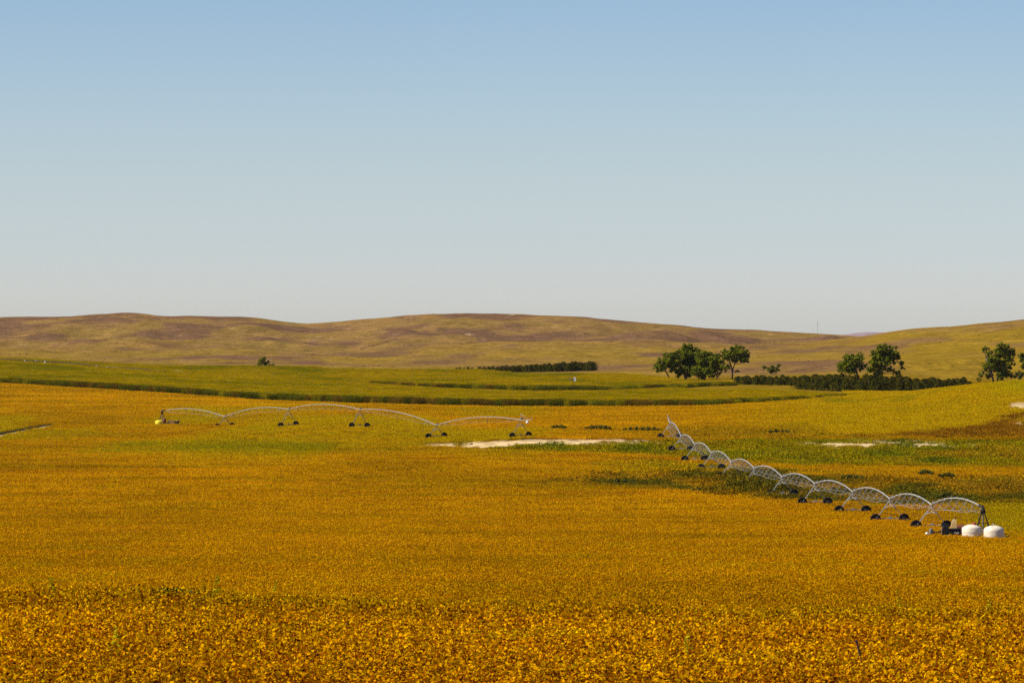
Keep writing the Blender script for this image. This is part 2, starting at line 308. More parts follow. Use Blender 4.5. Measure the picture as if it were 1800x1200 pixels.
M['cedar'] = leaf_mat('juniper_foliage', [(0.0, (0.016, 0.017, 0.003)), (0.5, (0.044, 0.044, 0.004)), (0.9, (0.088, 0.076, 0.006)), (1.0, (0.10, 0.060, 0.006))], None, 0.1)
M['bush'] = leaf_mat('bush_leaves', [(0.0, (0.030, 0.036, 0.008)), (0.6, (0.075, 0.085, 0.012)), (1.0, (0.15, 0.13, 0.02))], None, 0.15)
M['stalk'] = leaf_mat('tall_weed_leaves', [(0.0, (0.16, 0.15, 0.004)), (0.6, (0.34, 0.30, 0.005)), (1.0, (0.52, 0.40, 0.01))], None, 0.25)

def ground_material():
    m, n, l, b = new_mat('prairie_ground', 0.95)
    b.inputs['Specular IOR Level'].default_value = 0.0
    a = n.new('ShaderNodeAttribute'); a.attribute_name = 'tint'
    geo = n.new('ShaderNodeNewGeometry')
    def noise(sx, sy, sc, det=4):
        mp = n.new('ShaderNodeMapping'); mp.inputs['Scale'].default_value = (sx, sy, 1); l.new(geo.outputs['Position'], mp.inputs['Vector'])
        t = n.new('ShaderNodeTexNoise'); t.inputs['Scale'].default_value = sc; t.inputs['Detail'].default_value = det; l.new(mp.outputs[0], t.inputs['Vector']); return t
    t1 = noise(1, 0.4, 0.35); t2 = noise(1, 0.5, 0.06)
    mr = n.new('ShaderNodeMapRange'); mr.inputs['From Min'].default_value = 0.3; mr.inputs['From Max'].default_value = 0.7; mr.inputs['To Min'].default_value = 0.72; mr.inputs['To Max'].default_value = 1.28
    l.new(t1.outputs['Fac'], mr.inputs['Value'])
    mr2 = n.new('ShaderNodeMapRange'); mr2.inputs['From Min'].default_value = 0.3; mr2.inputs['From Max'].default_value = 0.7; mr2.inputs['To Min'].default_value = 0.82; mr2.inputs['To Max'].default_value = 1.18
    l.new(t2.outputs['Fac'], mr2.inputs['Value'])
    mu = n.new('ShaderNodeMath'); mu.operation = 'MULTIPLY'; l.new(mr.outputs[0], mu.inputs[0]); l.new(mr2.outputs[0], mu.inputs[1])
    mx = n.new('ShaderNodeVectorMath'); mx.operation = 'SCALE'; l.new(a.outputs['Color'], mx.inputs[0]); l.new(mu.outputs[0], mx.inputs['Scale'])
    l.new(mx.outputs[0], b.inputs['Base Color'])
    bp = n.new('ShaderNodeBump'); bp.inputs['Strength'].default_value = 0.8; bp.inputs['Distance'].default_value = 0.6
    l.new(t1.outputs['Fac'], bp.inputs['Height']); l.new(bp.outputs[0], b.inputs['Normal'])
    return m
M['ground'] = ground_material()

# ------------------------------------------------------------------ mesh helpers
class MB:
    def __init__(s): s.v = []; s.f = []; s.m = []
    def add(s, vs, fs, mi=0):
        o = len(s.v); s.v += [tuple(map(float, p)) for p in vs]; s.f += [tuple(i + o for i in f) for f in fs]; s.m += [mi] * len(fs)
    def tube(s, p, q, r0, r1=None, n=6, mi=0, caps=True):
        p, q = Vector(p), Vector(q); r1 = r0 if r1 is None else r1; d = q - p
        if d.length < 1e-6: return
        d.normalize(); a = d.orthogonal().normalized(); b = d.cross(a)
        vs = []
        for c, r in ((p, r0), (q, r1)):
            for k in range(n):
                t = 2 * math.pi * k / n; vs.append(c + a * (r * math.cos(t)) + b * (r * math.sin(t)))
        fs = [(k, (k + 1) % n, n + (k + 1) % n, n + k) for k in range(n)]
        if caps: fs += [tuple(range(n - 1, -1, -1)), tuple(range(n, 2 * n))]
        s.add(vs, fs, mi)
    def path(s, pts, r, n=6, mi=0):
        rs = r if isinstance(r, (list, tuple)) else [r] * len(pts)
        pts = [Vector(p) for p in pts]; vs = []; a = None
        for i, p in enumerate(pts):
            d = (pts[min(i + 1, len(pts) - 1)] - pts[max(i - 1, 0)]).normalized()
            a = d.orthogonal().normalized() if a is None else (a - d * a.dot(d)).normalized()
            b = d.cross(a)
            for k in range(n):
                t = 2 * math.pi * k / n; vs.append(p + a * (rs[i] * math.cos(t)) + b * (rs[i] * math.sin(t)))
        fs = [(i * n + k, i * n + (k + 1) % n, (i + 1) * n + (k + 1) % n, (i + 1) * n + k) for i in range(len(pts) - 1) for k in range(n)]
        fs += [tuple(range(n - 1, -1, -1)), tuple(range((len(pts) - 1) * n, len(pts) * n))]
        s.add(vs, fs, mi)
    def box(s, c, size, rz=0, mi=0, bev=0.0):
        hx, hy, hz = (q / 2 for q in size); cx, cy, cz = c; vs = []
        b = min(bev, hx * .9, hy * .9, hz * .9)
        if b <= 0:
            P = [(sx * hx, sy * hy, sz * hz) for sz in (-1, 1) for sx, sy in ((-1, -1), (1, -1), (1, 1), (-1, 1))]
            fs = [(3, 2, 1, 0), (4, 5, 6, 7), (0, 1, 5, 4), (1, 2, 6, 5), (2, 3, 7, 6), (3, 0, 4, 7)]
        else:
            P = []
            rings = [(hz - b and -hz, b), (-hz + b, 0), (hz - b, 0), (hz, b)]
            for z, ins in rings:
                x, y = hx - ins, hy - ins; q = b * .999
                P += [(-x, -y + q, z), (-x + q, -y, z), (x - q, -y, z), (x, -y + q, z), (x, y - q, z), (x - q, y, z), (-x + q, y, z), (-x, y - q, z)]
            fs = [tuple(range(7, -1, -1)), tuple(range(24, 32))]
            for r in range(3): fs += [(r * 8 + k, r * 8 + (k + 1) % 8, r * 8 + 8 + (k + 1) % 8, r * 8 + 8 + k) for k in range(8)]
        ca, sa = math.cos(rz), math.sin(rz)
        s.add([(cx + x * ca - y * sa, cy + x * sa + y * ca, cz + z) for x, y, z in P], fs, mi)
    def lathe(s, prof, c=(0, 0, 0), n=24, mi=0, axis='z', wob=None):
        """prof: (radius, height) pairs"""
        vs = []
        for r, h in prof:
            for k in range(n):
                t = 2 * math.pi * k / n; x, y = r * math.cos(t), r * math.sin(t)
                vs.append((c[0] + x, c[1] + y, c[2] + h) if axis == 'z' else (c[0] + x, c[1] + h, c[2] + y))
        fs = []
        for i in range(len(prof) - 1):
            for k in range(n):
                q = (i * n + k, i * n + (k + 1) % n, (i + 1) * n + (k + 1) % n, (i + 1) * n + k)
                fs.append(q if axis == 'z' else q[::-1])
        s.add(vs, fs, mi)
    def mesh(s, name, mats, smooth_shade=False):
        me = bpy.data.meshes.new(name); me.from_pydata(s.v, [], s.f)
        for m in (mats if isinstance(mats, (list, tuple)) else [mats]): me.materials.append(m)
        me.polygons.foreach_set('material_index', s.m)
        if smooth_shade: me.polygons.foreach_set('use_smooth', [True] * len(s.f))
        me.update(); return me
    def build(s, name, mats, parent=None, loc=(0, 0, 0), smooth_shade=False):
        return link(name, s.mesh(name, mats, smooth_shade), parent, loc)
def link(name, me, parent=None, loc=(0, 0, 0), rz=0):
    o = bpy.data.objects.new(name, me); COL.objects.link(o); o.location = loc; o.rotation_euler = (0, 0, rz)
    if parent is not None: o.parent = parent
    return o
def tag(o, label, cat, group=None):
    o['label'] = label; o['category'] = cat
    if group: o['group'] = group
    return o
def thing(name, label, cat, loc, group=None, rz=0):
    o = link(name, None, None, loc, rz); o.empty_display_size = 0.5
    return tag(o, label, cat, group)
def quads_mesh(name, centres, normals, sizes, mat, aspect=1.0, sag=None):
    """leaf-sized quads, each its own island"""
    n = len(centres); c = np.asarray(centres, float); nn = np.asarray(normals, float); nn /= np.linalg.norm(nn, axis=1)[:, None] + 1e-9
    ref = RNG.normal(size=(n, 3)); a = np.cross(nn, ref); a /= np.linalg.norm(a, axis=1)[:, None] + 1e-9; b = np.cross(nn, a)
    s = (np.asarray(sizes, float) / 2)[:, None]; bs = s * aspect
    # a folded leaf: six corners, two quads sharing the midrib
    mid = nn * s * -0.35
    v = np.stack([c - a * s, c - a * s * 0.15 + b * bs, c + a * s, c + a * s * 0.15 - b * bs], 1).reshape(-1, 3)
    v[0::4] += mid * 0.6; v[2::4] += mid * 0.6
    me = bpy.data.meshes.new(name); me.vertices.add(4 * n); me.vertices.foreach_set('co', v.ravel())
    me.loops.add(4 * n); me.loops.foreach_set('vertex_index', np.arange(4 * n)); me.polygons.add(n)
    me.polygons.foreach_set('loop_start', np.arange(0, 4 * n, 4)); me.materials.append(mat); me.update(calc_edges=True)
    return me

# ------------------------------------------------------------------ ground: one sheet out past the dunes
def build_ground():
    dv = [-30, -10, 5, 20, 40, 60, 80, 100, 120] + list(np.exp(np.linspace(math.log(135), math.log(900), 150))) + list(np.exp(np.linspace(math.log(903), math.log(3400), 330))[0:]) + list(np.exp(np.linspace(math.log(3412), math.log(6200), 150))) + list(np.exp(np.linspace(math.log(6260), math.log(15000), 40)))
    dv = np.array(dv)
    ui = np.linspace(-120, 1920, 480); ul = -120 - np.array([40, 120, 260, 480, 900, 1800, 3600, 7000, 13000])[::-1]; ur = 1920 + np.array([40, 120, 260, 480, 900, 1800, 3600, 7000, 13000])
    uu = np.concatenate([ul, ui, ur])
    U, Dg = np.meshgrid(uu, dv)
    X = (U - 900) / F * (Dg + 45) ; Y = Dg
    Zg = ground(X.ravel(), Y.ravel()); nx, ny = len(uu), len(dv)
    co = np.stack([X.ravel(), Y.ravel(), Zg], 1)
    px, py = project(co[:, 0], np.maximum(co[:, 1], 20), co[:, 2])
    c, weed, sand, tr, wall_shade = zone_colours(px, py, co[:, 0], co[:, 1])
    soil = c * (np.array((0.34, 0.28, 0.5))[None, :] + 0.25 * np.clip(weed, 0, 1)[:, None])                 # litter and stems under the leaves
    soil = soil * (1 - sand[:, None]) + SAND[None, :] * (1 + .22 * fbm(co[:, 0] / 3, co[:, 1] / 5, 301, 3))[:, None] * sand[:, None]
    soil = soil * (1 - wall_shade[:, None]) + np.array((0.035, 0.028, 0.008))[None, :] * wall_shade[:, None]  # crop wall's shade painted into the soil colour
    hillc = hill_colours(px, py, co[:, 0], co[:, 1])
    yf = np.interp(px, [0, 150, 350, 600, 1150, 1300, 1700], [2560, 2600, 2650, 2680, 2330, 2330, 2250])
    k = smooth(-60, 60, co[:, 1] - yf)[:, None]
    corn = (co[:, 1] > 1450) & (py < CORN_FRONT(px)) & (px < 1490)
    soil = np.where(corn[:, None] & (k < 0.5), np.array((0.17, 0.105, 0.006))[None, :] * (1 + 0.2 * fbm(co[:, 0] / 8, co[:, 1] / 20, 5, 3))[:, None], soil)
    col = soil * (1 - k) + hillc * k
    me = bpy.data.meshes.new('ground'); me.vertices.add(len(co)); me.vertices.foreach_set('co', co.ravel())
    i, j = np.meshgrid(np.arange(nx - 1), np.arange(ny - 1)); a = (j * nx + i).ravel()
    q = np.stack([a, a + 1, a + nx + 1, a + nx], 1)
    me.loops.add(q.size); me.loops.foreach_set('vertex_index', q.ravel()); me.polygons.add(len(q)); me.polygons.foreach_set('loop_start', np.arange(0, q.size, 4))
    me.polygons.foreach_set('use_smooth', np.ones(len(q), bool)); me.update(calc_edges=True)
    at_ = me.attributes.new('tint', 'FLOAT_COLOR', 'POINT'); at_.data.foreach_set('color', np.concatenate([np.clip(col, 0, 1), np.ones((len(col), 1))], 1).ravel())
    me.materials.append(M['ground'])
    o = link('ground', me); o['kind'] = 'structure'
build_ground()

# ------------------------------------------------------------------ crops and weeds: tiles of plants strewn by geometry nodes (uncountable)
def tile_collection(name, meshes):
    c = bpy.data.collections.new(name)
    for me in meshes:
        o = bpy.data.objects.new(me.name, me); c.objects.link(o)
    return c
def strew(name, pts, tint, rot, scl, idx, coll):
    me = bpy.data.meshes.new(name); n = len(pts); me.vertices.add(n); me.vertices.foreach_set('co', np.asarray(pts, float).ravel())
    a = me.attributes.new('tint', 'FLOAT_COLOR', 'POINT'); a.data.foreach_set('color', np.concatenate([np.clip(tint, 0, 1), np.ones((n, 1))], 1).ravel())
    a = me.attributes.new('rot', 'FLOAT_VECTOR', 'POINT'); a.data.foreach_set('vector', np.asarray(rot, float).ravel())
    a = me.attributes.new('scl', 'FLOAT_VECTOR', 'POINT'); a.data.foreach_set('vector', np.asarray(scl, float).ravel())
    a = me.attributes.new('pick', 'INT', 'POINT'); a.data.foreach_set('value', np.asarray(idx, np.int32))
    me.update()
    o = link(name, me); o['kind'] = 'stuff'
    g = bpy.data.node_groups.new(name, 'GeometryNodeTree')
    g.interface.new_socket('Geometry', in_out='INPUT', socket_type='NodeSocketGeometry'); g.interface.new_socket('Geometry', in_out='OUTPUT', socket_type='NodeSocketGeometry')
    N, L = g.nodes, g.links
    gi, go = N.new('NodeGroupInput'), N.new('NodeGroupOutput'); ci = N.new('GeometryNodeCollectionInfo'); ci.inputs['Collection'].default_value = coll
    ci.inputs['Separate Children'].default_value = True; ci.inputs['Reset Children'].default_value = True
    ip = N.new('GeometryNodeInstanceOnPoints'); ip.inputs['Pick Instance'].default_value = True
    def named(nm, t):
        k = N.new('GeometryNodeInputNamedAttribute'); k.data_type = t; k.inputs['Name'].default_value = nm; return k.outputs['Attribute']
    e2r = N.new('FunctionNodeEulerToRotation')
    L.new(gi.outputs[0], ip.inputs['Points']); L.new(ci.outputs[0], ip.inputs['Instance']); L.new(named('pick', 'INT'), ip.inputs['Instance Index'])
    L.new(named('rot', 'FLOAT_VECTOR'), e2r.inputs[0]); L.new(e2r.outputs[0], ip.inputs['Rotation']); L.new(named('scl', 'FLOAT_VECTOR'), ip.inputs['Scale'])
    L.new(ip.outputs[0], go.inputs[0])
    md = o.modifiers.new('strew', 'NODES'); md.node_group = g
    return o
def soy_tile(name, size, n, leaf, h0, h1, row=0.76, mat='soy'):
    x = RNG.uniform(-size / 2, size / 2, n); y = RNG.uniform(-size / 2, size / 2, n)
    ridge = 0.5 + 0.5 * np.cos(2 * np.pi * y / row); plant = vnoise(x / 0.36, y / 0.36, int(RNG.integers(999))) * 1.15 - .08
    top = h0 + (h1 - h0) * np.clip(0.30 * ridge + 0.75 * plant, 0, 1); z = top * np.sqrt(RNG.uniform(0.25, 1, n))
    nr = RNG.normal(size=(n, 3)) * 0.75 + np.array((0, 0, 0.8)); sz = leaf * RNG.uniform(0.6, 1.35, n)
    return quads_mesh(name, np.stack([x, y, z], 1), nr, sz, M[mat], 0.75)
def weed_tile(name, size, n, blade, h):
    c = RNG.uniform(-size / 2, size / 2, (max(6, n // 18), 2)); k = RNG.integers(len(c), size=n); hh = h * RNG.uniform(0.45, 1.2, len(c))
    xy = c[k] + RNG.normal(size=(n, 2)) * 0.30; z = hh[k] * RNG.uniform(0.05, 1, n)
    nr = RNG.normal(size=(n, 3)) + np.array((0, 0, 0.25))
    return quads_mesh(name, np.column_stack([xy, z]), nr, blade * RNG.uniform(0.6, 1.4, n), M['weed'], 0.5)
def corn_tile(name, size, rows=0.76, sp=0.24, h=2.4):
    vs, fs = [], []
    for yy in np.arange(-size / 2 + rows / 2, size / 2, rows):
        for xx in np.arange(-size / 2, size / 2, sp):
            x0, y0 = xx + random.uniform(-.08, .08), yy + random.uniform(-.06, .06); hh = h * random.uniform(.86, 1.1)
            o = len(vs); w = .022
            vs += [(x0 - w, y0, 0), (x0 + w, y0, 0), (x0 + w * .5, y0, hh), (x0 - w * .5, y0, hh)]; fs.append((o, o + 1, o + 2, o + 3))
            for k in range(6):                                         # arching leaves
                t = random.uniform(0, 6.28); zb = hh * (0.22 + 0.12 * k) ; ln = random.uniform(.40, .62); dx, dy = math.cos(t), math.sin(t); q = .05
                o = len(vs)
                vs += [(x0 - dy * q, y0 + dx * q, zb), (x0 + dy * q, y0 - dx * q, zb),
                       (x0 + dx * ln * .55 + dy * q, y0 + dy * ln * .55 - dx * q, zb + .26), (x0 + dx * ln * .55 - dy * q, y0 + dy * ln * .55 + dx * q, zb + .26),
                       (x0 + dx * ln, y0 + dy * ln, zb + random.uniform(-.15, .08))]
                fs += [(o, o + 1, o + 2, o + 3), (o + 3, o + 2, o + 4)]
            o = len(vs); q = .07                                       # tassel
            vs += [(x0 - q, y0, hh), (x0 + q, y0, hh), (x0, y0 + q * .3, hh + .28)]; fs.append((o, o + 1, o + 2))
    me = bpy.data.meshes.new(name); me.from_pydata(vs, [], fs); me.materials.append(M['corn']); me.update(); return me
SOY_NEAR = tile_collection('soybean_tiles', [soy_tile('soybean_tile', 3.2, 1250, 0.112, 0.20, 0.88) for _ in range(6)])
SOY_MID = tile_collection('soybean_mid_tiles', [soy_tile('soybean_tile', 3.2, 950, 0.12, 0.35, 0.85, mat='soy_far') for _ in range(5)])
SOY_FAR = tile_collection('soybean_far_tiles', [soy_tile('soybean_tile', 5.4, 1700, 0.15, 0.40, 0.82, mat='soy_far') for _ in range(4)])
WEEDS = tile_collection('weed_tiles', [weed_tile('weed_tile', 4.4, 420, 0.32, hh) for hh in (0.5, 0.7, 0.9, 1.1)])
CORN = tile_collection('corn_tiles', [corn_tile('corn_tile', 4.2) for _ in range(4)])
def lattice(d0, d1, step, u0=-70, u1=1870, jit=0.25):
    ys = np.arange(d0, d1, step); P = []
    for k, yv in enumerate(ys):
        xs = np.arange((u0 - 900) / F * yv, (u1 - 900) / F * yv, step) + (k % 2) * step * .5; P.append(np.stack([xs, np.full(len(xs), yv)], 1))
    P = np.concatenate(P); return P + RNG.uniform(-jit, jit, P.shape) * step
def slopes(x, y, e=2.0):
    return (ground(x + e, y) - ground(x - e, y)) / (2 * e), (ground(x, y + e) - ground(x, y - e)) / (2 * e)
def field_points(P):
    z = ground(P[:, 0], P[:, 1]); px, py = project(P[:, 0], P[:, 1], z); return z, px, py
def in_corn(P, px, py): return (P[:, 1] > 1450) & (py < CORN_FRONT(px)) & (px < 1490)
KEEPOUT = []                                                       # (x, y, radius) bare spots round the machinery
def clear_of(P):
    ok = np.ones(len(P), bool)
    for x, y, r in KEEPOUT: ok &= (P[:, 0] - x) ** 2 + (P[:, 1] - y) ** 2 > r * r
    return ok
LANE = poly([(560, 674), (620, 677), (760, 686), (930, 692), (1060, 691), (1200, 684), (1250, 681), (1300, 680)])
def lane_mask(px, py): return (px > 590) & (px < 1300) & (np.abs(py - LANE(px)) < np.interp(px, [590, 700, 950, 1300], [0.6, 2.0, 3.0, 2.0]))
def strew_fields():
    for nm, d0, d1, st, coll, nv in (('soybean_crop', 138, 560, 2.7, SOY_NEAR, 6), ('soybean_crop', 190, 780, 2.7, SOY_MID, 5), ('soybean_crop', 780, 2150, 4.6, SOY_FAR, 4)):
        P = lattice(d0, d1, st); z, px, py = field_points(P)
        c, weed, sand, tr, wall_shade = zone_colours(px, py, P[:, 0], P[:, 1])
        keep = ~in_corn(P, px, py) & (RNG.uniform(size=len(P)) > sand * 1.3) & (RNG.uniform(size=len(P)) > weed * 0.85) & clear_of(P)
        keep &= ~((P[:, 1] > 1620) & (px > 1280) & (py < np.interp(px, [1280, 1400, 1480, 1560], [676, 678, 688, 690]))) & (np.maximum(tr, wall_shade) < .3)
        keep &= ~((px < 800) & (P[:, 1] > 2000))
        share = smooth(560, 150, P[:, 1]) ** 1.1; dice = vnoise(P[:, 0] * 7.31, P[:, 1] * 5.17, 201)
        if coll is SOY_NEAR: keep &= dice < share
        if coll is SOY_MID: keep &= dice >= share
        P, z, c = P[keep], z[keep], c[keep]; px = px[keep]; n = len(P); sx, sy = slopes(P[:, 0], P[:, 1])
        rz = RNG.integers(2, size=n) * math.pi + RNG.normal(size=n) * .05
        rot = np.stack([np.arctan(sy) * np.sign(np.cos(rz)), -np.arctan(sx) * np.sign(np.cos(rz)), rz], 1)
        s = np.stack([np.ones(n), np.ones(n), RNG.uniform(.8, 1.15, n)], 1)
        c = c * RNG.uniform(.90, 1.10, (n, 1)) * np.stack([np.ones(n), RNG.uniform(.95, 1.06, n), np.ones(n)], 1)
        strew(nm, np.column_stack([P, z - 0.02]), c, rot, s, RNG.integers(nv, size=n), coll)
    P = lattice(700, 1500, 3.4); z, px, py = field_points(P); c, weed, sand, tr, wall_shade = zone_colours(px, py, P[:, 0], P[:, 1])
    keep = (weed > 0.15) & (RNG.uniform(size=len(P)) < weed) & (RNG.uniform(size=len(P)) > sand * 0.93) & clear_of(P)
    P, z, c, weed = P[keep], z[keep], c[keep], weed[keep]; n = len(P)
    tall = 0.8 + 0.5 * fbm(P[:, 0] / 12, P[:, 1] / 25, 83, 2)
    wx, wy = project(P[:, 0], P[:, 1], z); tall = tall * (1 + 1.7 * np.exp(-((wx - 1318) / 62) ** 2 - ((P[:, 1] - 930) / 55) ** 2))
    strew('weed_cover', np.column_stack([P, z - .03]), c * RNG.uniform(.7, 1.3, (n, 1)), np.stack([np.zeros(n), np.zeros(n), RNG.uniform(0, 6.28, n)], 1), np.stack([np.ones(n), np.ones(n), tall], 1), RNG.integers(4, size=n), WEEDS)
    P = lattice(1440, 2660, 4.0); z, px, py = field_points(P)
    yf = np.interp(px, [0, 150, 350, 600, 1100, 1200, 1290], [2540, 2580, 2620, 2650, 2400, 2170, 2090])
    incorn = in_corn(P, px, py); keep = incorn & ~lane_mask(px, py) & (P[:, 1] < yf)
    keep &= ~((px > 1200) & (py < np.interp(px, [1200, 1300, 1490], [690, 692, 697])) & ~((px < 1290) & (py < LANE(px))))
    P, z, px, py = P[keep], z[keep], px[keep], py[keep]; n = len(P)
    n1 = fbm(P[:, 0] / 25, P[:, 1] / 60, 91, 3); n2 = fbm(P[:, 0] / 60, P[:, 1] / 200, 92, 3)
    green = np.array((0.265, 0.208, 0.001)); gold = np.array((0.385, 0.260, 0.001)); deep = np.array((0.200, 0.172, 0.001))
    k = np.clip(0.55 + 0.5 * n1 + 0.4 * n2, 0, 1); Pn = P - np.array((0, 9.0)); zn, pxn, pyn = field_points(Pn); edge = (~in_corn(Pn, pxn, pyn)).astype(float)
    k = np.where(px > 620, np.clip(k + .15 * (py < 690), 0, 1), k)
    c = green * (1 - k[:, None]) + gold * k[:, None]; c = c * RNG.uniform(.78, 1.2, (n, 1)) * 0.93; kk = smooth(0.1, 0.6, -n1 - n2 * .4)[:, None]; c = c * (1 - kk) + deep * kk
    lane_y = LANE(px); back = (px > 560) & (px < 1300) & (py < lane_y)
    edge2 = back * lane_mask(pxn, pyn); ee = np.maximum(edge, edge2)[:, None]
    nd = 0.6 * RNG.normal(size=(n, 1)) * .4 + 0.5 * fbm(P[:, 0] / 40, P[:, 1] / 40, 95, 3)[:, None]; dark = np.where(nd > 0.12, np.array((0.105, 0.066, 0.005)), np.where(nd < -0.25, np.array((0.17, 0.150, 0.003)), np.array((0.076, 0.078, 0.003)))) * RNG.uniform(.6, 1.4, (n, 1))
    c = c * (1 - ee) + dark * ee  # outer corn rows darkened, painting the shade of the field's face
    s = np.stack([np.ones(n), np.ones(n), np.interp(px, [0, 600, 1000, 1300, 1490], [1.0, 1.0, 1.0, 0.75, 0.4]) * RNG.uniform(.92, 1.06, n) * np.where((px > 640) & (px < 1300) & ~back & (edge < .5), 0.72, 1.0) * np.where(back, np.interp(px, [600, 720, 850, 960, 1100, 1290], [.72, .8, 1, 1, .8, .8]), 1)], 1)
    strew('corn_crop', np.column_stack([P, z - .03]), c, np.stack([np.zeros(n), np.zeros(n), RNG.integers(2, size=n) * math.pi + RNG.normal(size=n) * .04 - 0.25], 1), s, RNG.integers(4, size=n), CORN)
    # scrub dotted over the dunes
    n = 2200; d = RNG.uniform(2750, 5500, n); u = RNG.uniform(-40, 1840, n); X = (u - 900) / F * d; z = ground(X, d)
    keep = (fbm(X / 90, d / 160, 97, 3) > 0.05); X, d, z = X[keep], d[keep], z[keep]; n = len(X)
    vs = []; nr = []; sz = []
    for x_, y_, z_ in zip(X, d, z):
        r = random.uniform(.22, .62)
        for _ in range(7): vs.append((x_ + random.gauss(0, r * .5), y_ + random.gauss(0, r * .5), z_ + random.uniform(.05, r))); nr.append((random.gauss(0, 1), random.gauss(0, 1), random.gauss(.4, 1))); sz.append(r * random.uniform(.6, 1.1))
    o = link('dune_scrub', quads_mesh('dune_scrub', vs, nr, sz, M['scrub'])); o['kind'] = 'stuff'

# ------------------------------------------------------------------ centre-pivot irrigators
def wheel_mesh():
    t = MB(); n = 28
    t.lathe([(0.42, -0.13), (0.60, -0.16), (0.69, -0.13), (0.715, -0.06), (0.715, 0.06), (0.69, 0.13), (0.60, 0.16), (0.42, 0.13), (0.40, 0.0), (0.42, -0.13)], n=n, axis='y')
    for k in range(22):                                               # lugs
        a = 2 * math.pi * k / 22; r = 0.725
        for sgn in (-1, 1):
            a2 = a + (math.pi / 22 if sgn > 0 else 0); c = Vector((r * math.cos(a2), sgn * 0.07, r * math.sin(a2)))
            ta = Vector((-math.sin(a2), 0, math.cos(a2))); ra = Vector((math.cos(a2), 0, math.sin(a2))); ya = Vector((0, 1, 0))
            vs = [c + ta * sx * .028 + ya * sy * .075 + ra * sr * .028 for sr in (-1, 1) for sx, sy in ((-1, -1), (1, -1), (1, 1), (-1, 1))]
            t.add(vs, [(4, 5, 6, 7), (0, 1, 5, 4), (1, 2, 6, 5), (2, 3, 7, 6), (3, 0, 4, 7)])
    r = MB(); r.lathe([(0.0, -0.05), (0.12, -0.06), (0.30, -0.03), (0.40, -0.10), (0.41, -0.10), (0.41, 0.10), (0.40, 0.10), (0.30, 0.03), (0.12, 0.06), (0.0, 0.05)], n=20, axis='y')
    r.lathe([(0.0, -0.16), (0.10, -0.16), (0.10, 0.16), (0.0, 0.16)], n=10, axis='y')
    return t.mesh('tyre', M['tyre'], False), r.mesh('rim', M['rim'], True)
TYRE_ME, RIM_ME = wheel_mesh()
def arch(p, q, crown, t): return Vector(p).lerp(Vector(q), t) + Vector((0, 0, crown * 4 * t * (1 - t)))
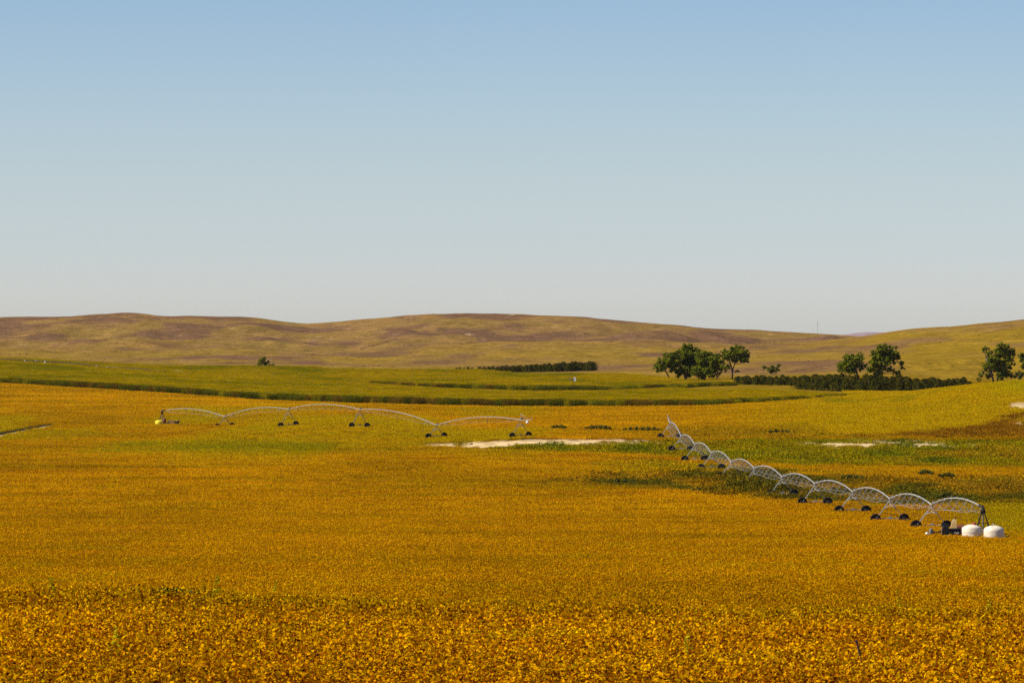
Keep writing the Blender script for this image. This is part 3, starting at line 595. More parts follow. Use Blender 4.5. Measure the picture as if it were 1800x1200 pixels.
def irrigator(label, joints, base_z, crown, pipe_mat='steel', pipe_r=0.12, rod=0.035, depth=1.15, spread=0.75, bays=7, overhang=(11, 1.0), hoses=True, group=None, wheels=True, pivot=True, white=False, tip=None, ends=1.0, only_ends=False, tower='steel', nh=9):
    """joints: world points of pipe at the pivot and above each drive tower"""
    J = [Vector(j) for j in joints]; root_loc = Vector((J[0].x, J[0].y, base_z))
    root = thing('centre_pivot_irrigator', label, 'irrigator', root_loc, group)
    J = [j - root_loc for j in J]
    n = len(J)
    for i in range(n - 1):
        p, q = J[i], J[i + 1]; d = (q - p); ax = Vector((d.x, d.y, 0)).normalized(); bx = Vector((-ax.y, ax.x, 0))
        m = MB(); m.path([arch(p, q, crown, t) for t in np.linspace(0, 1, 17)], pipe_r, 8)
        for t in np.linspace(0.06, 0.94, 9):                          # pipe flanges
            c = arch(p, q, crown, t); m.tube(c - ax * .04, c + ax * .04, pipe_r * 1.5, n=8)
        span = m.build('span_pipe', M[pipe_mat], root, smooth_shade=True)
        ts = np.linspace(0, 1, bays + 2)
        tr = MB()
        def low(t, s):
            if t <= 0 or t >= 1: return arch(p, q, crown, t) + Vector((0, 0, -.05))
            f = min(1, math.sin(math.pi * t) * 1.5)
            return arch(p, q, crown, t) + Vector((0, 0, -depth * (0.5 + 0.5 * f) - crown * 4 * t * (1 - t) * 0.40)) + bx * (s * spread * (0.45 + 0.55 * f))
        for s in (-1, 1):
            pts = [low(t, s) for t in ts]
            if not only_ends:
                for a, b in zip(pts[:-1], pts[1:]): tr.tube(a, b, rod * .42, n=5, caps=False)
                for k in range(1, len(ts) - 2): tr.tube(arch(p, q, crown, ts[k]), low(ts[k + 1], s), rod * .16, n=4, caps=False)
            for k, t in enumerate(ts[1:-1], 1):
                if k in (1, bays): tr.tube(arch(p, q, crown, t), low(t, s), rod * ends, n=4, caps=False)
                elif not only_ends: tr.tube(arch(p, q, crown, t), low(t, s), rod, n=4, caps=False)
        for t in ts[1:-1:2]: tr.tube(low(t, -1), low(t, 1), rod * .3, n=4, caps=False)
        if only_ends:
            for k in (1, bays):
                v = MB()
                for s in (-1, 1): v.tube(arch(p, q, crown, ts[k]), low(ts[k], s), rod, n=4)
                v.build('truss_strut', M['whitebox'], span)
        else: tr.build('truss', M['whitebox' if white else 'steel'], span)
        if hoses:
            hm = MB()
            for t in np.linspace(0.06, 0.94, nh):
                c = arch(p, q, crown, t); hm.tube(c + Vector((0, 0, .18)), c + bx * .12 + Vector((0, 0, .18)), .02, n=4); zb = max(1.3 + gz(root_loc.x + c.x, root_loc.y + c.y) - root_loc.z, c.z - 2.6)
                hm.tube(c + bx * .14 + Vector((0, 0, .2)), Vector((c.x + bx.x * .14, c.y + bx.y * .14, zb)), .012, n=4); hm.tube(Vector((c.x + bx.x * .14, c.y + bx.y * .14, zb)), Vector((c.x + bx.x * .14, c.y + bx.y * .14, zb - .18)), .035, n=5)
            hm.build('drop_hoses', M['hose'], span)['kind'] = 'stuff'
    for i in range(1, n):
        j = J[i]; d = (J[min(i + 1, n - 1)] - J[i - 1]); ax = Vector((d.x, d.y, 0)).normalized(); bx = Vector((-ax.y, ax.x, 0))
        if bx.x > 0: bx = -bx
        m = MB(); W = 2.08; hubs = []
        for s in (1, -1):
            g = gz(root_loc.x + j.x + bx.x * W * s, root_loc.y + j.y + bx.y * W * s) - root_loc.z
            hubs.append(Vector((j.x + bx.x * W * s, j.y + bx.y * W * s, g + 0.71)))
        top = j + Vector((0, 0, -.12))
        for s, hb in zip((1, -1), hubs):
            for e in (-1, 1): m.tube(top + ax * (.28 * e), hb + ax * (.10 * e) + (top - hb) * .05, .036, n=5)
            mid = top.lerp(hb, .45)
            m.tube(mid, j + bx * (s * .15) + ax * 1.6 + Vector((0, 0, -.95)), .05, n=5); m.tube(mid, j + bx * (s * .15) - ax * 1.6 + Vector((0, 0, -.95)), .05, n=5)
        a, b = hubs
        m.tube(a + Vector((0, 0, .08)), b + Vector((0, 0, .08)), .06, n=6)
        m.box((a.lerp(b, .52) + Vector((0, 0, .18))), (.5, .3, .3), math.atan2(bx.y, bx.x)); m.box(j + Vector((0, 0, .28)) - bx * .3, (.35, .3, .45), math.atan2(bx.y, bx.x))
        m.tube(a + (b - a).normalized() * .3, top.lerp(a, .35), .03, n=4)
        m.build('drive_tower', M['whitebox' if white else tower], root)
        if wheels:
            ang = math.atan2(ax.y, ax.x) - math.pi / 2
            for hb in hubs:
                w = link('wheel', TYRE_ME, root, hb, ang); w.scale = (1.08, 1.08, 1.08); w.rotation_euler = (0, random.uniform(0, 1), ang); link('rim', RIM_ME, w)
    if overhang:
        p = J[-1]; d = J[-1] - J[-2]; ax = Vector((d.x, d.y, 0)).normalized(); q = p + ax * overhang[0] + Vector((0, 0, overhang[1]))
        m = MB(); m.path([p, p.lerp(q, .5), q], [pipe_r, pipe_r * .9, pipe_r * .75], 8); top = p + Vector((0, 0, 1.5)); m.tube(p, top, .05, n=5)
        for t in (.5, .85): m.tube(top, p.lerp(q, t), .018, n=4)
        m.tube(q, q + Vector((0, 0, .35)), .06, n=6); m.tube(q + Vector((0, 0, .35)), q + Vector((0, 0, .55)) + ax * .9, .05, n=6)
        oh = m.build('overhang', M['steel'], root)
        if tip:
            t_ = MB(); t_.lathe([(0, -.34), (.2, -.3), (.32, -.1), (.32, .12), (.2, .3), (0, .34)], tuple(p.lerp(q, .62) + Vector((0, 0, -.55))), 14); t_.tube(p.lerp(q, .62), p.lerp(q, .62) + Vector((0, 0, -.3)), .03, n=5)
            tl = t_.build('end_pump', M[tip], oh, smooth_shade=True)
    if pivot:
        m = MB(); h = J[0].z; r = 1.2
        for sx, sy in ((-1, -1), (1, -1), (1, 1), (-1, 1)):
            m.tube((sx * .22, sy * .22, h - .75), (sx * r, sy * r, 0), .06, n=5)
            for z0, z1 in ((.32, .32), (.62, .62)):
                t = 1 - z0; k = .22 + (r - .22) * t; hz = (h - .75) * z0; m.tube((sx * k, sy * k, hz), ((-sy) * k, sx * k, hz), .04, n=4)
        m.box((0, 0, h - .62), (.62, .62, .30), 0)
        tw = m.build('pivot_tower', M['dark_steel'], root)
        m = MB(); m.tube((0, 0, 0), (0, 0, h - .6), .10, n=10); m.build('riser_pipe', M['cast_and_shaded'], tw)
        m = MB(); d = (J[1] - J[0]).normalized()
        m.path([(0, 0, h - .5), (0, 0, h - .12), tuple(Vector((d.x * .22, d.y * .22, h + .06))), tuple(Vector((d.x * .8, d.y * .8, h + .10))), tuple(d * 3.2 + Vector((0, 0, h + crown * 4 * .066 * .93)))], [.24, .22, .20, .17, .15], 10)
        m.lathe([(0, -.1), (.3, -.1), (.3, .22), (.2, .3), (0, .3)], (0, 0, h - .5), 12); m.build('swivel_elbow', M['dark_steel'], tw, smooth_shade=True)
    return root

# right-hand machine: pixel of every joint, depth growing by one span each
JR = [(1728, 892), (1637.3, 886.7), (1564.4, 876.5), (1498.8, 863.8), (1432.6, 850), (1375, 838), (1326, 823), (1285.4, 812), (1250.6, 796), (1221, 781), (1197, 767), (1177, 743)]
joints = []
for i, (px, py) in enumerate(JR):
    d = F * (0.0769 + 0.0054 * (i - 1)); x, y = at(px, d); joints.append((x, y, HC - (py - 600) / F * d))
RX, RY = joints[0][0], joints[0][1]
PIV_R = irrigator('galvanized centre pivot with eleven arched spans running back from the white tanks', joints, gz(RX, RY), 1.05, rod=0.050, pipe_r=0.098, depth=1.15, spread=1.15, bays=6, overhang=(9, 1.2), hoses=True)
JL = [(285, 722, 1400), (395, 732, 1355), (507, 719, 1310), (632, 719.5, 1265), (767, 747, 1220), (915, 738, 1175)]
joints = [(*at(px, d), HC - (py - 600) / F * d) for px, py, d in JL]
LX, LY = joints[0][0], joints[0][1]
PIV_L = irrigator('slender five-span centre pivot crossing the gold field from the yellow tank', joints, gz(LX, LY), 1.25, pipe_r=0.085, rod=0.016, depth=0.7, spread=0.7, bays=7, ends=4.0, tower='cast_and_shaded', overhang=(6, 0.15), tip='whitebox')  # tower legs in darker grey, their shaded look put into the colour
JF = [(-62, 631, 2420), (62, 634.5, 2375), (188, 645.5, 2330), (308, 655.5, 2285)]
joints = [(*at(px, d), HC - (py - 600) / F * d) for px, py, d in JF]
irrigator('distant centre pivot with dark pipe and white towers in the far left corn', joints, gz(joints[0][0], joints[0][1]), 0.5, 'pipe_dark', 0.20, 0.26, 1.5, 1.4, 6, (12, 0.0), False, None, True, False, True, only_ends=True)

# ------------------------------------------------------------------ tanks, pump set and engine by the right-hand pivot
def P3(px, d): x, y = at(px, d); return Vector((x, y, gz(x, y)))
def tank(px, d, r, h, dome, label, mat, style):
    t = thing('tank', label, 'tank', P3(px, d)); m = MB()
    if style == 'dome':
        m.lathe([(0, 0), (r * .96, 0), (r, .06), (r, h * .33), (r * 1.012, h * .36), (r, h * .39), (r, h * .66), (r * 1.012, h * .69), (r, h * .72), (r, h - .06), (r * .97, h + .02), (r * .72, h + dome * .55), (r * .34, h + dome), (r * .30, h + dome), (0, h + dome)], n=40)
    else:
        m.lathe([(0, 0), (r * .92, 0), (r * .96, .1), (r, h * .5), (r * 1.01, h * .86), (r * .985, h), (r * .80, h + dome * .5), (r * .45, h + dome * .86), (r * .2, h + dome), (0, h + dome)], n=40)
    m.build('tank_shell', M[mat], t, smooth_shade=True)
    l = MB()
    if style == 'dome':
        l.lathe([(0, 0), (.26, 0), (.26, .20), (.22, .25), (0, .25)], (.30, -.1, h + dome - .03), 18); l.build('lid', M['red'], t, smooth_shade=False)
    else:
        l.lathe([(0, 0), (.20, 0), (.20, .10), (0, .12)], (-.25, -.5, h + dome * .66), 16); l.build('lid', M['poly' if mat == 'poly' else mat], t)
        f = MB(); f.tube((-.02, .1, h + dome - .06), (-.06, .1, h + dome + .28), .05, n=8); f.build('vent_pipe', M['greyplate'], t)
    f = MB(); f.lathe([(0, 0), (.08, 0), (.08, .12), (0, .12)], (0, -r - .11, .22), 10, axis='y'); f.build('outlet_valve', M['greyplate'], t)
    return t
tank(1708, 632, 1.20, 1.68, .38, 'white round tank with red lid, left of the two beside the pivot', 'poly', 'dome')
tank(1747, 629, 1.25, 1.58, .46, 'white round tank without red lid, right of the two beside the pivot', 'poly', 'cone')
tank(280, 1394, 1.1, 1.38, .20, 'bright yellow round tank at the foot of the left pivot', 'yellow', 'cone')

E = P3(1675, 640)
t = thing('engine_pump_set', 'black diesel engine with grey plate and tan hood beside the left white tank', 'engine', E)
m = MB(); m.box((.25, 0, .95), (1.75, .9, .85), 0, 0, .06); m.box((-.95, .05, 1.1), (.75, .8, 1.15), 0, 0, .08); m.box((.1, 0, .36), (2.6, .8, .18), 0)
for k in range(4): m.box((-.35 + k * .33, -.48, 1.28), (.2, .12, .22), 0, 0, .02)
m.lathe([(0, -.06), (.34, -.06), (.34, .06), (0, .06)], (-1.05, -.42, 1.0), 20, axis='y'); m.lathe([(0, -.05), (.16, -.05), (.16, .05), (0, .05)], (-.72, -.46, 1.5), 16, axis='y')
m.tube((-1.15, -.1, 1.6), (-1.15, -.1, 1.98), .13, n=10); m.tube((-.85, .2, 1.6), (-.85, .2, 1.9), .2, n=12)
m.box((.62, -.47, .56), (.5, .1, .3), 0, 0, .02)
m.build('engine_block', M['engine'], t)
m = MB(); m.box((.42, -.465, .86), (.62, .03, .17)); m.build('name_plate', M['greyplate'], t)
m = MB(); m.box((-.62, -.5, .50), (.34, .12, .15), 0, 0, .02); m.build('battery_box', M['greyplate'], t)
m = MB(); m.box((1.25, .02, 1.15), (.16, 1.0, 1.55), 0, 0, .02)
for k in range(7): m.box((1.345, .02, .55 + k * .19), (.03, .86, .05))
m.build('radiator', M['rust'], t)
m = MB()                                                             # tapering tan hood of the fuel stand
v = [(-.42, -.3, 1.42), (.34, -.3, 1.42), (.34, .3, 1.42), (-.42, .3, 1.42), (-.26, -.22, 2.15), (.34, -.22, 2.2), (.34, .22, 2.2), (-.26, .22, 2.15), (-.12, -.16, 2.5), (.2, -.16, 2.55), (.2, .16, 2.55), (-.12, .16, 2.5)]
m.add([(x + .12, y + .1, z) for x, y, z in v], [(0, 1, 5, 4), (1, 2, 6, 5), (2, 3, 7, 6), (3, 0, 4, 7), (4, 5, 9, 8), (5, 6, 10, 9), (6, 7, 11, 10), (7, 4, 8, 11), (8, 9, 10, 11), (3, 2, 1, 0)]); m.build('hood', M['hood'], t)
m = MB(); m.tube((.32, .1, 2.5), (.32, .1, 2.75), .06, n=8); m.box((.40, .1, 2.76), (.42, .2, .05)); m.build('exhaust_pipe', M['rust'], t)
m = MB(); m.tube((-1.35, 0, .98), (-2.65, .05, .86), .07, n=8); m.tube((-1.5, 0, .97), (-1.7, 0, .96), .14, n=10); m.build('drive_shaft', M['dark_steel'], t)
m = MB(); m.lathe([(0, 0), (.30, 0), (.30, .06), (.2, .1), (.2, .75), (.26, .80), (.26, 1.25), (.18, 1.36), (0, 1.38)], (-2.72, .05, .0), 16); m.box((-2.45, .05, .86), (.32, .34, .36), 0, 0, .03); m.build('gear_head', M['cast_and_shaded'], t)
m = MB(); m.lathe([(0, -.24), (.14, -.2), (.2, -.08), (.2, .08), (.14, .2), (0, .24)], (-3.25, .0, .68), 14); m.tube((-3.1, 0, .68), (-2.9, .03, .68), .09, n=8); m.build('discharge_cap', M['whitebox'], t, smooth_shade=True)
m = MB(); m.box((-2.15, -.1, .34), (.4, .3, .3), 0, 0, .03); m.build('pump_foot', M['rust'], t)
m = MB(); m.tube((-1.45, -.35, 0), (-1.45, -.35, 1.15), .05, n=6); m.box((-1.45, -.40, 1.3), (.22, .16, .3), 0, 0, .02); m.tube((-1.85, -.35, .05), (-1.1, -.35, .05), .045, n=6); m.build('fuel_stand', M['tan'], t)
E2 = P3(1685, 646)
t = thing('fuel_tank', 'rusty brown fuel tank standing behind the black engine', 'fuel tank', E2)
m = MB(); m.lathe([(0, -1.0), (.35, -.98), (.52, -.88), (.55, -.75), (.55, .75), (.52, .88), (.35, .98), (0, 1.0)], (0, 0, 0), 20, axis='y'); me = m.mesh('tank_drum', M['rust'], True)
o = link('tank_drum', me, t, (-.1, 0, 1.30), R(90)); o.scale = (.8, .8, .8)
m = MB()
for sx in (-.8, .7):
    for sy in (-.4, .4): m.tube((sx, sy * 1.2, 0), (sx, sy, 1.1), .05, n=6)
    m.tube((sx, -.42, 1.1), (sx, .42, 1.1), .04, n=5)
for sy in (-.4, .4): m.tube((-.8, sy * 1.1, .5), (.7, sy * 1.1, .5), .04, n=5)
m.build('tank_stand', M['rust'], t)
E3 = P3(1691, 633.5)
t = thing('control_panel', 'rusty red upright control panel post between engine and left tank', 'control panel', E3)
m = MB(); m.box((0, 0, .75), (.10, .12, 1.5)); m.build('post', M['rust'], t); m = MB(); m.box((0, -.12, 1.32), (.26, .16, .58), 0, 0, .02); m.build('panel_box', M['rust'], t)
E4 = P3(1769.5, 631)
t = thing('tank_shadow_coil', 'small dark coil standing in for the shadow of the right white tank', 'hose', E4)  # made-up dark object standing in for the tank's shadow
m = MB()
for k in range(4):
    r = .42 - .03 * (k % 2); pts = [(r * math.cos(a), r * math.sin(a), .5 + .07 * k) for a in np.linspace(0, 6.1, 18)]; m.path(pts, .045, 6)
m.build('shadow_coil', M['engine'], t); m = MB(); m.box((0, 0, .24), (.7, .6, .47), .2, 0, .03); m.build('shadow_crate', M['engine'], t)  # both dark shapes are added for the tank's shadow

# pump gear by the left-hand pivot
Q = P3(300, 1398)
t = thing('engine_shelter', 'tan metal cover over the pump engine right of the yellow tank', 'engine cover', Q)
m = MB(); prof = [(-.9, 0), (-.9, .75), (-.7, 1.05), (-.3, 1.2), (.3, 1.2), (.75, 1.05), (.9, .75), (.9, 0)]; k = len(prof)
m.add([(x, -.6, z + .35) for x, z in prof] + [(x, .6, z + .35) for x, z in prof], [tuple(range(k)), tuple(range(2 * k - 1, k - 1, -1))] + [(i, i + k, i + k + 1, i + 1) for i in range(k - 1)]); m.build('cover', M['tan'], t)
m = MB(); m.box((0, 0, .17), (1.9, 1.1, .33)); m.build('skid', M['dark_steel'], t)
Q = P3(310.5, 1397)
t = thing('pump_engine', 'small black pump engine at the right end of the tan cover', 'engine', Q)
m = MB(); m.box((-.1, 0, .85), (1.0, .75, .9), 0, 0, .06); m.box((.55, 0, 1.0), (.34, .8, 1.3), 0, 0, .05); m.box((0, 0, .25), (1.5, .7, .3)); m.tube((-.3, 0, 1.3), (-.3, 0, 1.55), .12, n=8); m.build('engine_block', M['engine'], t)
m = MB(); m.box((-.1, -.39, 1.28), (.42, .05, .12)); m.build('name_plate', M['greyplate'], t)
Q = P3(289, 1397)
t = thing('water_pump', 'rusty water pump leaning on the left pivot foot beside the yellow tank', 'pump', Q)
m = MB(); m.lathe([(0, .1), (.34, .1), (.36, .5), (.5, .7), (.52, 1.5), (.3, 1.75), (0, 1.8)], (0, 0, .3), 14); m.tube((0, 0, 0), (0, 0, .5), .2, n=8); m.build('motor', M['rust'], t, smooth_shade=True)
m = MB(); m.tube((.3, 0, .5), (.75, 0, .5), .14, n=8); m.lathe([(0, -.24), (.2, -.16), (.24, .1), (0, .25)], (.72, 0, .62), 10); m.build('discharge_cap', M['greyplate'], t)
KEEPOUT += [(RX, RY, 1.2), (E.x, E.y, 1.2), (E2.x, E2.y, 1.2), (LX, LY, 1.2)]

# ------------------------------------------------------------------ windmill and mast
W = P3(1008, 1978)
t = thing('windmill', 'small farm windmill with pale wheel standing before the second corn edge', 'windmill', W)
HM = HC - (666.5 - 600) / F * 1978 - W.z
m = MB()
for sx, sy in ((-1, -1), (1, -1), (1, 1), (-1, 1)): m.tube((sx * .9, sy * .9, 0), (sx * .12, sy * .12, HM - .2), .06, n=4)
for f in (.2, .45, .68):
    k = .9 - .78 * f
    for sx, sy in ((-1, -1), (1, -1), (1, 1), (-1, 1)): m.tube((sx * k, sy * k, HM * f), (-sy * k, sx * k, HM * f), .04, n=4)
m.build('tower', M['dark_steel'], t)
m = MB(); m.tube((-.3, -.2, HM), (.45, .3, HM), .14, n=8); m.tube((0, 0, HM), (-1.2, -.7, HM + .05), .04, n=4); m.build('gearbox', M['dark_steel'], t)
m = MB(); m.add([(-1.0, -.6, HM - .1), (-1.7, -1.0, HM - .3), (-1.75, -1.02, HM + .35), (-1.0, -.6, HM + .2), (-1.0, -.56, HM - .1), (-1.7, -.96, HM - .3), (-1.75, -.98, HM + .35), (-1.0, -.56, HM + .2)], [(0, 1, 2, 3), (7, 6, 5, 4), (0, 4, 5, 1), (1, 5, 6, 2), (2, 6, 7, 3), (3, 7, 4, 0)]); m.build('tail_vane', M['greyplate'], t)
bm_ = MB(); bm_.add([(-.10, 0, .32), (.10, -.05, .32), (.27, -.13, 1.12), (-.27, .06, 1.12), (-.10, .012, .32), (.10, -.038, .32), (.27, -.118, 1.12), (-.27, .072, 1.12)], [(0, 1, 2, 3), (7, 6, 5, 4), (0, 4, 5, 1), (1, 5, 6, 2), (2, 6, 7, 3), (3, 7, 4, 0)]); bme = bm_.mesh('blade', M['greyplate'])
m = MB(); m.tube((0, -.08, 0), (0, .12, 0), .12, n=10)
for k in range(24):
    a, b = k * math.pi / 12, (k + 1) * math.pi / 12
    for r in (.62, 1.0): m.tube((r * math.cos(a), .06, r * math.sin(a)), (r * math.cos(b), .06, r * math.sin(b)), .018, n=4, caps=False)
for k in range(6): a = k * math.pi / 3; m.tube((0, .06, 0), (1.0 * math.cos(a), .06, 1.0 * math.sin(a)), .02, n=4)
wh = m.build('wind_wheel', M['greyplate'], t, (.46, .32, HM)); wh.rotation_euler = (0, 0, R(125)); wh.scale = (.8, .8, .8)
for k in range(18): b = link('blade', bme, wh); b.rotation_euler = (0, k * 2 * math.pi / 18, 0)

mx, my = at(1437, 5750); mz = gz(mx, my); top = HC - (563 - 600) / F * 5750 - mz
t = thing('radio_mast', 'thin lattice mast on the far skyline left of the distant dune', 'mast', (mx, my, mz))
m = MB()
for k in range(3): a = k * 2.094; m.tube((.5 * math.cos(a), .5 * math.sin(a), 0), (.5 * math.cos(a), .5 * math.sin(a), top), .07, n=4)
for k in range(int(top / 1.2)):
    for q in range(3): a, b = q * 2.094, (q + 1) * 2.094; m.tube((.5 * math.cos(a), .5 * math.sin(a), k * 1.2), (.5 * math.cos(b), .5 * math.sin(b), k * 1.2 + 1.2), .04, n=3, caps=False)
m.build('lattice', M['greyplate'], t)
m = MB()
for k in range(3): a = k * 2.094 + .5; m.tube((0, 0, top * .9), (top * .5 * math.cos(a), top * .5 * math.sin(a), gz(mx + top * .5 * math.cos(a), my + top * .5 * math.sin(a)) - mz), .03, n=3)
m.build('guy_wires', M['greyplate'], t)

# ------------------------------------------------------------------ trees
def broadleaf(px, d, base_y, s, stems, blobs, label, group=None, dens=1.0, leaf=0.55, dead=0, mat='crown'):
    """stems: polylines and blobs (dx, height, radius) measured in photo pixels from the foot; s = pixels per metre"""
    x, y = at(px, d); z = gz(x, y); t = thing('cottonwood_tree' if mat == 'crown' else 'shrub', label, 'tree' if mat == 'crown' else 'shrub', (x, y, z), group)
    B = [(Vector((dx / s, random.uniform(-.6, .6) * r / s * 2, h / s)), r / s * 1.3) for dx, h, r in blobs]
    m = MB()
    for st in stems:
        pts = [Vector((dx / s, 0, h / s)) for dx, h in st]; n = len(pts); r0 = st_r = max(.12, pts[-1].z * .045)
        m.path([pts[0] + Vector((0, 0, -.3))] + pts[1:], [r0 * (1 - .65 * k / max(1, n - 1)) for k in range(n)], 8)
        tipz = pts[-1]
    stem_pts = [Vector((dx / s, 0, h / s)) for st in stems for dx, h in st[1:]] or [Vector((0, 0, .3))]
    for c, r in B:
        o = min(stem_pts, key=lambda q: (q - c).length + (2 if q.z > c.z else 0)); mid = o.lerp(c, .55) + Vector((random.uniform(-.25, .25), random.uniform(-.25, .25), -.1 * r))
        m.path([o, mid, c + Vector((0, 0, .3 * r))], [.16, .10, .04], 6)
        for _ in range(2):
            e = c + Vector((random.gauss(0, 1), random.gauss(0, 1), random.gauss(.4, .7))).normalized() * r * .9; m.path([mid, c.lerp(e, .4), e], [.07, .05, .02], 5)
    m.build('trunk', M['deadwood' if dead else 'bark'], t, smooth_shade=True)
    C, Nn, S = [], [], []
    for c, r in B:
        for _ in range(max(9, int(r * r * 5.5) + 5)):
            dv = RNG.normal(size=3); dv /= np.linalg.norm(dv); cc = np.array(c) + dv * np.array((1, 1, .85)) * r * RNG.uniform(.30, 1.22); rr = max(.38, r * RNG.uniform(.20, .42)); k = int(34 * dens * (rr / .6) ** 1.4) + 6
            q = RNG.normal(size=(k, 3)); q /= np.linalg.norm(q, axis=1)[:, None]; rad = rr * RNG.uniform(.3, 1, (k, 1)); C.append(cc + q * rad * np.array((1, 1, .75))); Nn.append(q * .6 + dv * .4 + RNG.normal(size=(k, 3)) * .45 + np.array((0, 0, .35))); S.append(leaf * RNG.uniform(.5, 1.25, k))
    C = np.concatenate(C); C[:, 2] = np.maximum(C[:, 2], .1)
    link('crown', quads_mesh('crown', C, np.concatenate(Nn), np.concatenate(S), M[mat], .8), t)
    return t
G = 'cottonwoods of the middle grove'
broadleaf(1180, 2255, 662, 4.0, [[(0, 0), (-9, 14), (-14, 22), (-17, 32)]], [(-20, 20, 7), (-13, 30, 9), (-3, 38, 9), (4, 28, 8), (-24, 24, 5), (10, 44, 6), (2, 17, 6)], 'leaning cottonwood at the left end of the middle grove', G)
broadleaf(1206, 2262, 664, 4.0, [[(0, 0), (-4, 12), (0, 30), (4, 48)], [(0, 0), (4, 20), (10, 40)]], [(0, 46, 11), (12, 44, 10), (4, 54, 8), (20, 42, 7), (-8, 34, 9), (10, 28, 10), (-6, 18, 8), (16, 18, 8), (-14, 10, 6), (19, 50, 5), (4, 8, 6)], 'tallest cottonwood of the middle grove', G)
broadleaf(1238, 2245, 667, 4.0, [[(0, 0), (0, 12), (-3, 28)], [(0, 0), (6, 20), (12, 36)]], [(-4, 38, 9), (8, 40, 9), (18, 34, 8), (0, 24, 10), (-12, 14, 8), (8, 14, 8), (-6, 8, 6), (24, 42, 5), (4, 30, 8)], 'bushy cottonwood second from the right in the middle grove', G)
broadleaf(1260, 2265, 667, 4.0, [[(0, 0), (1, 14), (0, 26)]], [(-2, 20, 7), (4, 30, 8), (8, 20, 6), (-8, 10, 5), (14, 20, 5), (3, 9, 4)], 'low dark cottonwood beneath the right end of the middle grove', G)
broadleaf(1287, 2250, 667, 4.0, [[(0, 0), (1, 16), (4, 26), (9, 34)], [(1, 14), (-4, 30), (-6, 40)]], [(-6, 42, 8), (4, 50, 8), (14, 46, 9), (22, 38, 7), (26, 42, 5), (-12, 46, 6), (14, 38, 7), (2, 36, 7), (-8, 22, 5), (27, 30, 2.5), (10, 14, 3)], 'clear-trunked cottonwood at the right end of the middle grove', G)
broadleaf(1355, 2260, 662, 4.0, [[(0, 0), (0, 8), (2, 16)], [(1, 8), (9, 8), (13, 6)], [(1, 14), (8, 21)]], [(-10, 19, 3.6), (-3, 15, 5), (6, 14, 5), (13, 23, 4), (12, 16, 4), (2, 22, 2.6), (-13, 21, 2.2)], 'small ragged cottonwood alone between the two groves', None, 0.8, 0.5, 1)
G = 'cottonwoods behind the juniper windbreak'
broadleaf(1494, 2290, 661, 4.0, [[(0, 0), (0, 8), (2, 22)], [(-6, 0), (-8, 8), (-12, 16)], [(13, 0), (14, 6), (10, 14)]], [(-14, 18, 7), (-6, 26, 8), (4, 34, 8), (8, 24, 9), (-2, 14, 8), (15, 30, 7), (20, 37, 5), (18, 18, 7), (-18, 10, 4), (6, 10, 6)], 'left cottonwood of the pair behind the windbreak', G)
broadleaf(1551, 2235, 668, 4.0, [[(0, 0), (0, 10), (3, 22), (8, 34)], [(2, 18), (14, 28), (26, 30), (34, 26)], [(0, 12), (-8, 26)]], [(-2, 52, 8), (10, 48, 9), (20, 46, 8), (-12, 44, 7), (22, 38, 7), (-4, 36, 9), (6, 32, 8), (-16, 24, 8), (-4, 20, 8), (-22, 16, 6), (-10, 8, 7), (34, 28, 4.5), (35, 21, 3.5), (16, 16, 5), (24, 11, 5), (20, 28, 2.5), (-16, 32, 5), (28, 40, 3)], 'big cottonwood with a drooping right limb, right of the pair', G)
broadleaf(1753, 2200, 688, 4.1, [[(0, 0), (2, 20), (4, 44)], [(9, 2), (9, 24), (14, 46)], [(-6, 0), (-10, 20), (-20, 44)]], [(6, 66, 6), (16, 64, 6), (-24, 58, 4), (-19, 62, 4), (28, 58, 5), (20, 54, 6), (10, 54, 7), (-12, 50, 6), (-6, 40, 8), (8, 38, 7), (22, 42, 5), (-16, 36, 5), (-2, 26, 8), (12, 26, 6), (-20, 24, 5), (22, 28, 4), (-28, 16, 5), (-14, 14, 6), (4, 14, 7), (18, 16, 6), (26, 14, 5), (-32, 8, 4), (0, 48, 6), (14, 36, 7), (4, 58, 6), (22, 50, 6), (-10, 30, 7), (-14, 44, 5), (10, 20, 7), (-22, 32, 4), (26, 34, 4)], 'tall gappy cottonwood showing above the crest of the right knoll', None)
broadleaf(1806, 2210, 688, 4.1, [[(0, 0), (-3, 22), (-8, 40)]], [(-10, 48, 5), (-6, 42, 6), (2, 46, 8), (6, 32, 8), (-8, 30, 4), (8, 18, 7), (0, 38, 7), (-2, 26, 5), (6, 56, 6)], 'cottonwood cut off by the right edge of the picture', None)
broadleaf(1791, 2160, 690, 4.1, [[(0, 0), (0, 10)]], [(-3, 20, 4), (3, 20, 4), (0, 15, 5), (7, 19, 3)], 'low round shrub on the knoll crest near the right edge', None, 1, .5, 0, 'bush')
broadleaf(465, 2690, 652, 3.4, [[(0, 0), (-3, 8), (-4, 14)], [(6, 0), (10, 8)]], [(-5, 18, 4.5), (-1, 21, 3.5), (-8, 12, 4.5), (3, 12, 4.5), (7, 16, 2.4), (0, 6, 4.5), (11, 7, 4), (-9, 5, 4), (15, 9, 3), (8, 3, 4), (-13, 8, 2.5)], 'lone bushy cottonwood on the far edge of the left corn', None, 1.0, .55)

